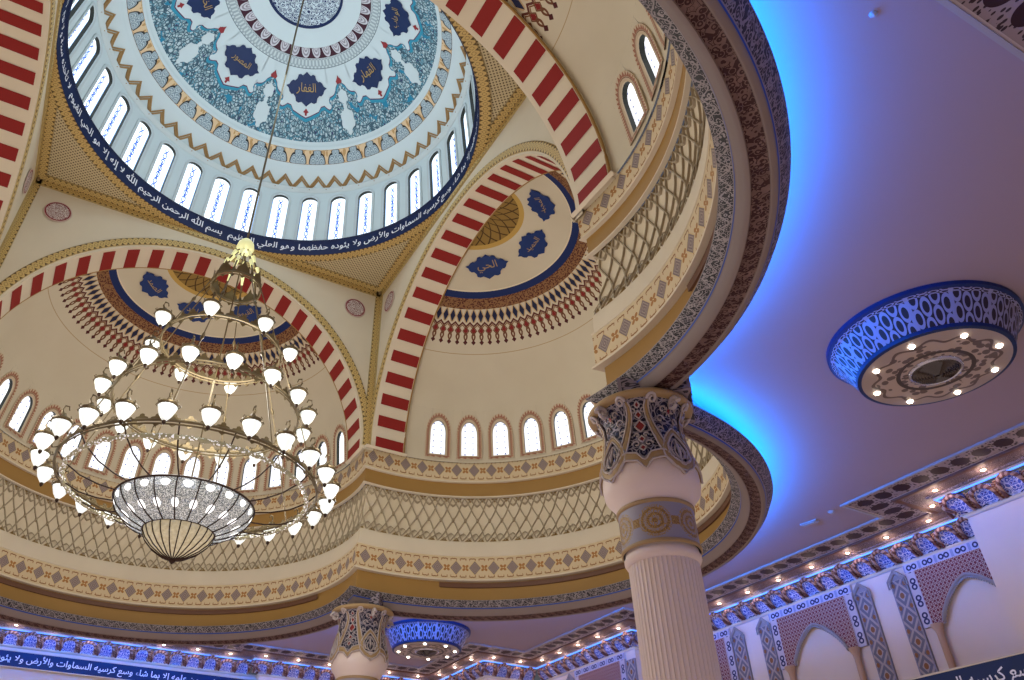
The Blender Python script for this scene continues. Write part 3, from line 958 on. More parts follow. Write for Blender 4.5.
for k in range(8):
    c = 22.5+45*k
    mb.poly([dp(c+a, r, .0075) for a, r in ((0, .642), (.9, .653), (1.6, .66), (.6, .664), (.5, .676), (-.5, .676), (-.6, .664), (-1.6, .66), (-.9, .653))])
for k in range(8):
    mb.poly([dp(45*k+a, r, .0075) for a, r in ((0, .494), (1.0, .512), (2.2, .522), (1.6, .536), (-1.6, .536), (-2.2, .522), (-1.0, .512))])
mb.build('red_finials', mat('brick_red_finial', col='8E2C30', rough=.6), dome)
ring([(.447, 2.158), (.434, 2.166), (.400, 2.182), (.394, 2.184)], GREEK, 'grey_key_ring', 60)
ring([(.394, 2.184), (.334, 2.204), (.330, 2.206)], MAROON, 'maroon_rosette_ring', 34)
ring([(.330, 2.206), (.214, 2.248)], DOMEW, 'white_crown_field', 1)
mb = MB(); mb.grid([[(r*cos(2*pi*i/64), r*sin(2*pi*i/64), 2.249+(.214-r)*.03) for r in (.214, .19, .12, .05, .001)] for i in range(64)], lambda i, j: ((.214, .19, .12, .05, .001)[j]*cos(2*pi*i/64)*36, (.214, .19, .12, .05, .001)[j]*sin(2*pi*i/64)*36), closeu=True)
mb.build('script_roundel', DISCM, dome)
ring([(.221, 2.243), (.221, 2.240), (.206, 2.2445), (.206, 2.25)], NAVY, 'roundel_rim', 1, 96)

# ------------------------------------------------------------------ medallions
def wallpt(rz, x, y, z): return (x*cos(rz)-y*sin(rz), x*sin(rz)+y*cos(rz), z)
MED = {('east', 1): 'round red script medallion right of the gold corner strip, seen edge-on', ('north', -1): 'round red script medallion left of the gold corner strip near image centre',
       ('north', 1): 'round red script medallion above the left end of the far striped arch', ('west', -1): 'narrow foreshortened red medallion at the left edge above the arch',
       ('east', -1): 'half hidden red medallion beside the top striped arch'}
for side, rz in SIDES:
    for sg in (1, -1):
        if (side, sg) not in MED: continue
        mb = MB(); rm = .068
        mb.grid([[(H-.004-(.004 if j > 0 else 0), sg*.848+r*cos(2*pi*i/40), .928+r*sin(2*pi*i/40)) for j, r in enumerate((rm, rm*.98, rm*.5, .0005))] for i in range(40)],
                lambda i, j: ((1, .98, .5, 0)[j]*cos(2*pi*i/40), (1, .98, .5, 0)[j]*sin(2*pi*i/40)), closeu=True)
        p = (H, sg*.848, .928)
        o = mb.build('calligraphy_medallion', REDMED, None, origin=p); o.location = W(wallpt(rz, *p)); o.rotation_euler.z = rz
        tag(o, MED[(side, sg)], 'medallion', 'round spandrel medallions')
EN = {'east': ['المجيد', 'الحميد', 'الحي'], 'north': ['القيوم', 'الواحد', 'الصمد'], 'south': ['القادر', 'المقتدر', 'الاول'], 'west': ['الاخر', 'الظاهر', 'الباطن']}
MAZ = (-49, 0, 50)
PL = {'east': ('beside the top right of the gold rosette', 'below and right of the gold rosette', 'lower left in the half dome'), 'north': ('right of the rosette behind the chandelier top', 'directly behind the chandelier top', 'at the upper left of the far half dome'),
      'south': ('in the top half dome', 'in the top half dome', 'in the top half dome'), 'west': ('x', 'x', 'x')}
for side, rz in SIDES:
    if side in ('west', 'south'): continue
    for k, az in enumerate(MAZ):
        e = empty('calligraphy_cartouche', wallpt(rz, *sph(az, 21.6, SR-.004)), rz)
        base = Vector(sph(az, 21.6, SR-.004))
        def f(x, y, d):        # x to viewer's right, y up (towards crown)
            return Vector(sph(az-math.degrees(x/(SR*sin(R(21.6)))), 21.6-math.degrees(y/SR), SR-d))-base
        mb = MB(); co_ = [(x, y) for x, y in cart_outline(wx=.128, wy=.080)]
        mb.poly([f(x, y, .006) for x, y in co_]); 
        b = mb.build('navy_field', NAVYR, e)
        g = text_geo(EN[side][k], 1, .0); a0, a1, b0, b1 = g[2]; s = min(.115/(a1-a0), .075/(b1-b0)); tx = MB()
        text_on(tx, g, lambda x, y: f((x-(a0+a1)/2)*s, (y-(b0+b1)/2)*s, .0085)); tx.build('lettering', GOLDT, e)
        tag(e, 'navy scalloped script cartouche %s' % PL[side][k] if side == 'east' else 'navy scalloped script cartouche '+PL[side][k], 'cartouche', 'navy half dome cartouches')

# ------------------------------------------------------------------ columns
RB2, RS, RN = .131, .0905, .100
STONE = mat('pale_stone_line', plaster('B4A8A6', .05, 4), rough=.5)
CRED = mat('capital_red', col='7A1A1C', rough=.5)
def make_column(cx, cy, label):
    e = empty('column', (cx, cy, -(Z0)/U), atan2(cy, cx)); tag(e, label, 'column')
    zb = Z0/U
    def B(mb, name, m, **k): return mb.build(name, m, e, **k)
    up = lambda z: z+zb
    nf = 48; N = nf*6
    def fl_(a, z):
        t = (a*nf/(2*pi)) % 1; return 1-.030*max(0, sin(pi*t))**.7
    mb = MB(); mb.lathe([(RS, up(-2.20)), (RS, up(-1.9)), (RS, up(-1.6)), (RS, up(-1.312))], N, flute=fl_); B(mb, 'fluted_shaft', IVORY)
    mb = MB(); mb.lathe([(.15, up(-2.352)), (.15, up(-2.30)), (.135, up(-2.285)), (.135, up(-2.26)), (.11, up(-2.24)), (.105, up(-2.20)), (RS*.98, up(-2.195))], 48); B(mb, 'base', IVORY)
    mb = MB(); mb.lathe([(RS*.96, up(-1.314)), (RS*1.03, up(-1.312)), (RS*1.09, up(-1.302)), (RS*1.09, up(-1.294)), (RS*1.04, up(-1.286)), (RS*1.04, up(-1.278))], 48); B(mb, 'shaft_ring', IVORY, smooth=True)
    mb = MB(); mb.lathe([(RN, up(-1.282)), (RN, up(-1.165))], 64, us=6); B(mb, 'neck_band', NECK, smooth=True)
    mb = MB()
    for z in (-1.276, -1.168): mb.lathe([(RN, up(z-.006)), (RN+.004, up(z-.004)), (RN+.004, up(z+.004)), (RN, up(z+.006))], 48)
    B(mb, 'gold_fillets', TANP, smooth=True)
    mb = MB(); mb.lathe([(RN, up(-1.162)), (RN+.003, up(-1.155)), (RN+.012, up(-1.140)), (RB2-.003, up(-1.120)), (RB2+.001, up(-1.095)), (RB2, up(-1.07)), (RB2-.010, up(-1.04)), (.11, up(-1.0))], 64); B(mb, 'echinus', IVORY, smooth=True)
    mb = MB(); prof = [(.1285, up(-1.10)), (.130, up(-1.075)), (.126, up(-1.035)), (.114, up(-.99)), (.105, up(-.945)), (.105, up(-.912)), (.115, up(-.885)), (.132, up(-.868)), (.140, up(-.860))]
    def pr(z):
        for (a, za), (b, zc) in zip(prof, prof[1:]):
            if z <= zc: return a+(b-a)*(z-za)/(zc-za) if z > za else a
        return prof[-1][0]
    mb.lathe([(pr(up(-1.072+.21*k/14)), up(-1.072+.21*k/14)) for k in range(15)], 96, us=8); B(mb, 'painted_bell', CAPP, smooth=True)
    lf = MB(); ln = MB(); vo = MB(); rd = MB(); w = pi/4; TW = .0026
    def ip(L, x):
        for (a, b), (c, d) in zip(L, L[1:]):
            if x <= c:
                t = (x-a)/(c-a); t = t*t*(3-2*t); return b+(d-b)*t
        return L[-1][1]
    SK = [(0, -1.093), (.22, -1.068), (.50, -1.062), (.80, -1.088), (1.0, -1.104)]
    for k in range(4):
        a0 = k*pi/2
        def cp(x, z, d=.004): a = a0+x; r = pr(up(z))+d*.75; return (r*cos(a), r*sin(a), up(z))
        xs = [-1+2*i/32 for i in range(33)]
        lf.grid([[cp(x*w, ip(SK, abs(x))-.001, .001), cp(x*w, ip(SK, abs(x)), .009), cp(x*w, ip(SK, abs(x))+.020, .011), cp(x*w, ip(SK, abs(x))+.026, .003)] for x in xs])
        ln.tube([cp(x*w, ip(SK, abs(x)), .010) for x in xs], .0030, 5); ln.tube([cp(x*w, ip(SK, abs(x))+.024, .010) for x in xs], .0026, 5)
        for sg in (1, -1):
            ST = [(.66, -1.055), (.58, -1.035), (.50, -1.005), (.41, -.970), (.33, -.940), (.28, -.912), (.27, -.893), (.30, -.880)]
            pts = []
            for q in range(len(ST)-1):
                for f in (0, .5): pts.append((sg*w*(ST[q][0]*(1-f)+ST[q+1][0]*f), ST[q][1]*(1-f)+ST[q+1][1]*f))
            pts.append((sg*w*ST[-1][0], ST[-1][1])); nP = len(pts)
            hw = [.105*(1-.65*i/nP) for i in range(nP)]
            lf.grid([[cp(x-h, z, .003), cp(x, z, .013), cp(x+h, z, .003)] for (x, z), h in zip(pts, hw)])
            for s2 in (-1, 1): ln.tube([cp(x+s2*h, z, .008) for (x, z), h in zip(pts, hw)], TW, 5)
            xe, ze = pts[-1]; sp = []
            for i in range(22):
                t = i/21*2.7*pi; q = .013*(1-.8*i/21)
                sp.append(cp(xe+sg*(-.013+q*cos(t))*-7.5-sg*.0, ze+q*sin(t), .016+.006*(i/21)))
            vo.tube(sp, [.0055-.003*i/21 for i in range(22)], 6)
            # inner white scrolls of the side fields
            for (xa, za, sc) in ((.70, -.930, .015), (.62, -.965, .011), (.80, -.900, .012)):
                ln.tube([cp(sg*w*xa+sc*(1-.75*i/13)*cos(i*.42*sg)*8, za+sc*(1-.75*i/13)*sin(i*.42), .004) for i in range(14)], TW*.9, 5)
            for (xa, za, sc) in ((.16, -.905, .010), (.17, -1.015, .012), (.13, -.985, .009)):
                ln.tube([cp(sg*w*xa+sc*(1-.75*i/13)*cos(i*.42)*8*sg, za+sc*(1-.75*i/13)*sin(i*.42), .004) for i in range(14)], TW*.9, 5)
        # teardrop on the corner
        def tear(sc): return [(w+.36*sc*sin(t)*abs(sin(t/2))**.7, -1.030+.052*sc*cos(t)+.004) for t in [2*pi*i/28 for i in range(28)]]
        A_, B_ = tear(1.30), tear(.92)
        lf.grid([[cp(*A_[i], .004), cp((A_[i][0]+B_[i][0])/2, (A_[i][1]+B_[i][1])/2, .014), cp(*B_[i], .004)] for i in range(28)], closeu=True)
        ln.tube([cp(*p, .009) for p in A_], .0028, 5, closed=True); ln.tube([cp(*p, .009) for p in B_], .0028, 5, closed=True)
        ln.tube([cp(*p, .004) for p in tear(.62)], .002, 5, closed=True)
        ln.tube([cp(w, -1.065, .004), cp(w, -1.03, .006), cp(w, -.995, .004)], [.002, .005, .001], 6)
        for sg in (1, -1): ln.tube([cp(w+sg*(.03+.09*sin(i*.3)), -1.06+.04*i/9, .005) for i in range(10)], .0022, 5)
        # flower between the straps near the rim
        for q in range(6):
            t = q*pi/3; ln.tube([cp(w, -.905, .006), cp(w+.10*cos(t), -.905+.015*sin(t), .006)], [.003, .0015], 5)
        rd.poly([cp(w+.05*cos(t), -.905+.007*sin(t), .010) for t in [pi/3*i for i in range(6)]])
        for zc, hz_, hx in ((-.955, .020, .13), (-.918, .012, .08), (-1.000, .011, .07), (-1.030, .010, .07), (-.890, .009, .06)):
            dpts = [(hx*cos(t), zc+hz_*sin(t)) for t in [2*pi*i/8 for i in range(8)]]
            dpts = [(x*(1 if i % 2 == 0 else .78), zc+(z-zc)*(1 if i % 2 == 0 else .78)) for i, (x, z) in enumerate(dpts)]
            rd.poly([cp(x, z, .006) for x, z in dpts]); ln.tube([cp(x, z, .007) for x, z in dpts], TW, 5, closed=True)
        # big corner volute under the rim
        a = a0+w; d = Vector((cos(a), sin(a), 0)); pts = []
        for i in range(26):
            t = i/25*3.0*pi; q = .020*(1-.8*i/25); pts.append(d*(.140+q*cos(t))+Vector((0, 0, up(-.892)+q*sin(t))))
        vo.tube(pts, [.008-.0045*i/25 for i in range(26)], 6)
    B(lf, 'gold_leaves', TANP, smooth=True); B(ln, 'white_scrollwork', STONE, smooth=True); B(rd, 'red_lozenges', CRED)
    B(vo, 'volutes', STONE, smooth=True)
    mb = MB(); mb.lathe([(.125, up(-.872)), (.142, up(-.871)), (.150, up(-.866)), (.152, up(-.860)), (.148, up(-.854)), (.10, up(-.850))], 64); B(mb, 'abacus', TANP, smooth=True)
    mb = MB(); mb.box((.055, 0, up(-.815)), (.20, .20, .07)); B(mb, 'impost_block', CARVEO)
    return e
make_column(1.064, -1.066, 'large fluted pale column with painted capital, standing in the foreground')
make_column(1.078, 1.070, 'small distant column with painted capital beside the blue lit ceiling fixture')

# ------------------------------------------------------------------ chandelier
ch = empty('chandelier', (0, 0, .22)); tag(ch, 'huge tiered brass chandelier with dozens of lit glass shades and crystal bowl', 'chandelier')
ZC = .22
def chp(r, a, z): return Vector((r*cos(a), r*sin(a), z-ZC))
def CB(mb, name, m, parent=ch, **k): return mb.build(name, m, parent, **k)
mb = MB(); mb.tube([(0, 0, 2.20-ZC), (0, 0, .26-ZC)], .0048, 8); CB(mb, 'suspension_rod', BRASS, smooth=True)
mb = MB(); mb.lathe([(.001, 2.262-ZC), (.03, 2.25-ZC), (.034, 2.235-ZC), (.02, 2.215-ZC), (.006, 2.20-ZC)], 20); CB(mb, 'ceiling_rose', GOLD, smooth=True)
mb = MB(); mb.lathe([(.005, .262-ZC), (.020, .257-ZC), (.032, .240-ZC), (.037, .216-ZC), (.030, .196-ZC), (.012, .188-ZC), (.001, .187-ZC)], 20); CB(mb, 'glass_bell', BELL, smooth=True)
# crown basket
mb = MB(); ivs = []
for k in range(8):
    iv = MB(); ivs.append(iv)
    a = 2*pi*(k+.5)/8
    mb.tube([chp(.014, a, .205), chp(.035, a, .18), chp(.055, a, .13), chp(.085, a, .06), chp(.098, a, .0)], .0038, 6)
    iv.tube([chp(.040, a, .172), chp(.052, a, .140)], [.0085, .005], 8)
    iv = MB(); ivs.append(iv); iv.tube([chp(.066, a, .11), chp(.078, a, .075)], [.0075, .004], 8)
CB(mb, 'crown_arms', BRASS, smooth=True); pass
for q in range(len(ivs)): CB(ivs[q], 'crown_candle', BELL, smooth=True)
def leafring(r, z, h, n, both=True):
    m = MB(); m.tube([chp(r, 2*pi*i/72, z) for i in range(72)], .0045, 6, closed=True)
    m.tube([chp(r, 2*pi*i/72, z-.012) for i in range(72)], .0028, 6, closed=True)
    for k in range(n):
        a0 = 2*pi*k/n; w = pi/n
        pts = [chp(r, a0+w*x, z+h*y) for x, y in ((-1, 0), (-.75, .45), (-.35, .55), (-.3, .85), (0, 1.0), (.3, .85), (.35, .55), (.75, .45), (1, 0))]
        m.poly(pts)
        m.poly([chp(r, a0+w*x, z-.012-h*.5*y) for x, y in ((-.6, 0), (0, 1), (.6, 0))][::-1])
    return m
CB(leafring(.098, .0, .028, 16), 'crown_ring', BRASS)
m = MB()
for k in range(8):
    a = 2*pi*k/8
    m.poly([chp(.098-.055*t*t*0-.0, a+x*.30, .0+y) for t, x, y in ((0, -1, 0), (0, -.8, .03), (0, -.3, .045), (0, 0, .07), (0, .3, .045), (0, .8, .03), (0, 1, 0))])
CB(m, 'crown_leaves', BRASS)
TIERS = [(8, .259, -.325, .222, -.315, 22.5, .98), (16, .360, -.595, .325, -.585, 0, 1.0), (24, .472, -.875, .425, -.872, -6+0, 1.0)]
CB(leafring(.222, -.315, .030, 30), 'upper_ring', BRASS)
CB(leafring(.325, -.585, .030, 44), 'middle_ring', BRASS)
CB(leafring(.425, -.872, .022, 56), 'lower_ring', BRASS)
m = MB()
for k in range(8):
    a = 2*pi*(k+.5)/8
    m.tube([chp(.098, a, 0), chp(.222, a, -.315)], .0022, 5)
    m.tube([chp(.222, a, -.315), chp(.325, a, -.585)], .0022, 5); m.tube([chp(.325, a, -.585), chp(.425, a, -.872)], .0022, 5)
    m.tube([chp(.158, a, -.153), chp(.163, a, -.166), chp(.168, a, -.179)], [.003, .0075, .003], 6)
    m.tube([chp(.272, a, -.445), chp(.277, a, -.458), chp(.282, a, -.471)], [.003, .0075, .003], 6)
CB(m, 'hanging_chains', BRASS, smooth=True)
m = MB()
for k in range(16):
    a = 2*pi*(k+.25)/16
    m.tube([chp(.425, a, -.872), chp(.395, a, -.905), chp(.34, a, -.935), chp(.28, a, -.950), chp(.224, a, -.955)], .0026, 5)
CB(m, 'bowl_arms', DARKM, smooth=True)
m = MB(); m.tube([chp(.392+.004*(i%2), 2*pi*i/120, -.908) for i in range(120)], [.0055 if i%2 else .009 for i in range(120)], 6, closed=True)
for k in range(150):
    a = 2*pi*k/150; 
    for rr, zz_, sz in ((.395, -.905, .0055),):
        p = chp(rr, a, zz_); m.tube([p+Vector((0, 0, sz)), p+Vector((0, 0, .0)), p-Vector((0, 0, sz*1.3))], [.001, sz*.9, .001], 5)
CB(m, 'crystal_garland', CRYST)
# bowl
bprof = [(.224, -.955), (.221, -.968), (.208, -.990), (.185, -1.012), (.150, -1.034), (.115, -1.048)]
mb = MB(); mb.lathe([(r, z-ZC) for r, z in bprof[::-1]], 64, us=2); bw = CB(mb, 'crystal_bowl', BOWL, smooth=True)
b2 = [(.112, -1.046), (.110, -1.056), (.098, -1.078), (.074, -1.102), (.04, -1.124), (.008, -1.136)]
mb = MB(); mb.lathe([(r, z-ZC) for r, z in b2[::-1]], 48, us=1); lb = CB(mb, 'lower_glass_bowl', BOWL2, smooth=True)
m = MB()
for k in range(20):
    a = 2*pi*k/20; m.tube([chp(r+.002, a, z-.001) for r, z in bprof], .0022, 5)
m.tube([chp(.226, 2*pi*i/72, -.953) for i in range(72)], .0036, 6, closed=True); CB(m, 'bowl_ribs', DARKM, parent=ch, smooth=True)
m = MB()
for k in range(22):
    a = 2*pi*k/22; m.tube([chp(r+.001, a, z-.001) for r, z in b2], .0020, 5)
m.tube([chp(.114, 2*pi*i/48, -1.045) for i in range(48)], .004, 6, closed=True)
m.lathe([(.001, -1.150-ZC), (.008, -1.144-ZC), (.014, -1.134-ZC), (.008, -1.126-ZC)], 12); CB(m, 'lower_bowl_ribs', DARKM, smooth=True)
# small dark hangers from crown down to bowl (central stem)
m = MB(); m.tube([chp(0, 0, .2), chp(0, 0, -.95)], .003, 6); CB(m, 'central_stem', BRASS, smooth=True)
# lamps: arm > shade, cap, finial
LS = 1.16
sh = MB(); sh.lathe([(r*LS, z*LS) for r, z in [(.0025, -.024), (.008, -.018), (.0165, -.006), (.0225, .010), (.0245, .018), (.019, .024), (.010, .027)]], 16)
cpm = MB(); cpm.lathe([(r*LS, z*LS) for r, z in [(.0245, .017), (.0275, .020), (.0265, .026), (.018, .030), (.009, .036), (.004, .046)]], 14)
for k in range(7):
    a = 2*pi*k/7; cpm.tube([(.027*LS*cos(a), .027*LS*sin(a), .020*LS), (.031*LS*cos(a), .031*LS*sin(a), .024*LS), (.027*LS*cos(a), .027*LS*sin(a), .030*LS)], .002, 4)
fn = MB(); fn.lathe([(r*LS, z*LS) for r, z in [(.0004, -.034), (.004, -.030), (.0055, -.026), (.0045, -.020), (.001, -.018)]], 10)
proto = None; bulbs = []
for n, rl, zl, rr, zr, ph, sc_ in TIERS:
    for k in range(n):
        a = R(ph+360*k/n)
        arm = MB()
        d = Vector((cos(a), sin(a), 0)); base = d*rl
        arm.tube([d*(rr-rl)+Vector((0, 0, zr-zl)), d*(rr-rl)*.6+Vector((0, 0, zr-zl-.008)), Vector((0, 0, .045)), d*.010+Vector((0, 0, .060)), d*.006+Vector((0, 0, .078)), d*-.006+Vector((0, 0, .080)), d*-.010+Vector((0, 0, .068))], [.0028, .0028, .0035, .003, .0028, .0024, .002], 6)
        la = arm.build('lamp', BRASS, ch, smooth=True); la.location = (base.x*U, base.y*U, (zl-ZC)*U)
        if proto is None:
            s_ = sh.build('lamp_shade', SHADE, la, smooth=True); c_ = cpm.build('shade_holder', BRASS, la, smooth=True); f_ = fn.build('finial', DARKM, la, smooth=True)
            proto = (s_, c_, f_)
        else:
            for q in proto:
                c2 = q.copy(); COL.objects.link(c2); c2.parent = la

# ------------------------------------------------------------------ flat ceiling, room, cornice
ZCE = -.72
poly = [(2.79, -.915), (2.79, .90), (2.60, .90), (2.60, 1.88), (2.20, 1.88), (2.20, 2.55), (.92, 2.55), (.92, 2.61), (-.92, 2.61), (-.92, 2.55), (-2.20, 2.55), (-2.20, 1.88), (-2.60, 1.88), (-2.60, -1.88), (-2.20, -1.88), (-2.20, -2.48), (2.20, -2.48), (2.20, -1.88), (2.555, -1.88), (2.555, -.915)]
# CCW starting east
def offp(P, d):
    n = len(P); out = []
    for i in range(n):
        a, b, c = Vector(P[i-1]), Vector(P[i]), Vector(P[(i+1) % n])
        e1 = (b-a).normalized(); e2 = (c-b).normalized(); n1 = Vector((e1.y, -e1.x)); n2 = Vector((e2.y, -e2.x))
        out.append(b+(n1+n2)*d)
    return out
def room_sweep(mb, prof, cell=.1):
    rings = [offp(poly, d) for d, z in prof]; n = len(poly); acc = [0]
    for k in range(len(prof)-1): acc.append(acc[-1]+sqrt((prof[k+1][0]-prof[k][0])**2+(prof[k+1][1]-prof[k][1])**2))
    for i in range(n):
        j = (i+1) % n; L = (Vector(poly[j])-Vector(poly[i])).length; K = max(1, round(L/cell))
        P = [[(rings[m][i].x, rings[m][i].y, prof[m][1]) for m in range(len(prof))], [(rings[m][j].x, rings[m][j].y, prof[m][1]) for m in range(len(prof))]]
        ev = (Vector(poly[j])-Vector(poly[i])).normalized(); us_ = [[((rings[m][q]-Vector(poly[i])).dot(ev))/L*K for m in range(len(prof))] for q in (i, j)]
        mb.grid(P, lambda a, b: (us_[a][b], 1-acc[b]/acc[-1]))
bm = bmesh.new()
def loop(pts, z):
    vs = [bm.verts.new((x*U, y*U, z*U)) for x, y in pts]
    return [bm.edges.new((vs[i], vs[(i+1) % len(vs)])) for i in range(len(vs))]
out = offp(poly, .12); ed = loop([(p.x, p.y) for p in out], ZCE)
hole = []
for side, rz in SIDES:
    r = 1.054; L = lobe_end(r)
    for i in range(48):
        a = -L+2*L*i/48; x, y = C0+r*cos(a), r*sin(a); hole.append((x*cos(rz)-y*sin(rz), x*sin(rz)+y*cos(rz)))
# order: east then north ... each starts at its -end
ed += loop(hole, ZCE)
bmesh.ops.triangle_fill(bm, use_beauty=True, edges=ed, normal=(0, 0, -1))
me = bpy.data.meshes.new('ceiling'); bm.to_mesh(me); bm.free(); me.materials.append(MAUVE)
cei = bpy.data.objects.new('ceiling', me); cei.location = (0, 0, Z0); COL.objects.link(cei); tag(cei, 'flat mauve ceiling washed with blue cove light', 'ceiling', kind='structure')

co_tr = empty('trim_6', (0, 0, 0)); tag(co_tr, 'painted border and blue muqarnas cornice running round the room', 'cornice', kind='structure')
mb = MB(); room_sweep(mb, [(-.175, ZCE-.003), (-.055, ZCE-.003)], .082); mb.build('painted_ceiling_border', CBAND, co_tr)
mb = MB(); room_sweep(mb, [(-.055, ZCE), (-.055, ZCE-.010), (-.045, ZCE-.012), (-.030, ZCE-.010)], .1); mb.build('brown_moulding', BROWNS, co_tr)
mb = MB(); room_sweep(mb, [(-.030, ZCE-.010), (.030, ZCE-.010), (.034, ZCE-.016), (.046, ZCE-.016)], .1); mb.build('light_strip', LSTRIP, co_tr)
mb = MB(); room_sweep(mb, [(-.186, ZCE), (-.186, ZCE-.008), (-.175, ZCE-.008), (-.175, ZCE)], .1); room_sweep(mb, [(.046, ZCE-.016), (.050, ZCE-.022), (.062, ZCE-.024)], .1); mb.build('cornice_fillets', MOULD, co_tr)
mb = MB(); room_sweep(mb, [(.050, ZCE-.0225), (.060, ZCE-.0245)], .1); mb.build('blue_light_line', LED2, co_tr)
# muqarnas
mb = MB(); fil = MB(); n = len(poly); DN = []
zt_, zb_ = ZCE-.024, -.812
for i in range(n):
    j = (i+1) % n; A, Bp = Vector(poly[i]), Vector(poly[j]); L = (Bp-A).length; e = (Bp-A)/L; nn = Vector((e.y, -e.x))
    ra0, ra1 = offp(poly, .058), offp(poly, .115)
    a0, a1 = (ra0[i]-A).dot(e), L+(ra0[j]-Bp).dot(e)
    K = max(1, round((a1-a0)/.1025)); w = (a1-a0)/K
    for k in range(K):
        P = []
        big = k % 2 == 0
        for a in range(9):
            s = a/8; row = []
            for b in range(7):
                v = b/6; arch = sin(pi*s)
                d = .060+.050*v**1.7 + (.022 if big else .014)*arch*(1-.6*v) 
                z = zt_ + (zb_-zt_)*v - (.010 if big else .018)*(1-arch)*(1-v)
                p = A+e*(a0+w*(k+s))+nn*d; row.append((p.x, p.y, z))
            P.append(row)
        mb.grid(P, lambda a, b: (a/8, 1-b/6))
        # thick painted arch round the niche
        path = []
        for b in range(15):
            t = pi*b/14; s = .5-.40*cos(t); v = 1-(.90 if big else .80)*sin(t)**.6
            d = .050+.050*v**1.7; p = A+e*(a0+w*(k+s))+nn*d; path.append((p.x, p.y, zt_+(zb_-zt_)*v))
        fil.tube(path, [.010-.003*abs(b-7)/7 for b in range(15)], 6)
mb.build('muqarnas_niches', MOCM, co_tr, smooth=True); fil.build('niche_arches', NARCH, co_tr, smooth=True)
mb = MB(); room_sweep(mb, [(.118, zb_+.004), (.104, zb_), (.100, zb_-.006), (.104, zb_-.012), (.112, zb_-.014)], .1); mb.build('lower_fillet', CREAM2, co_tr)

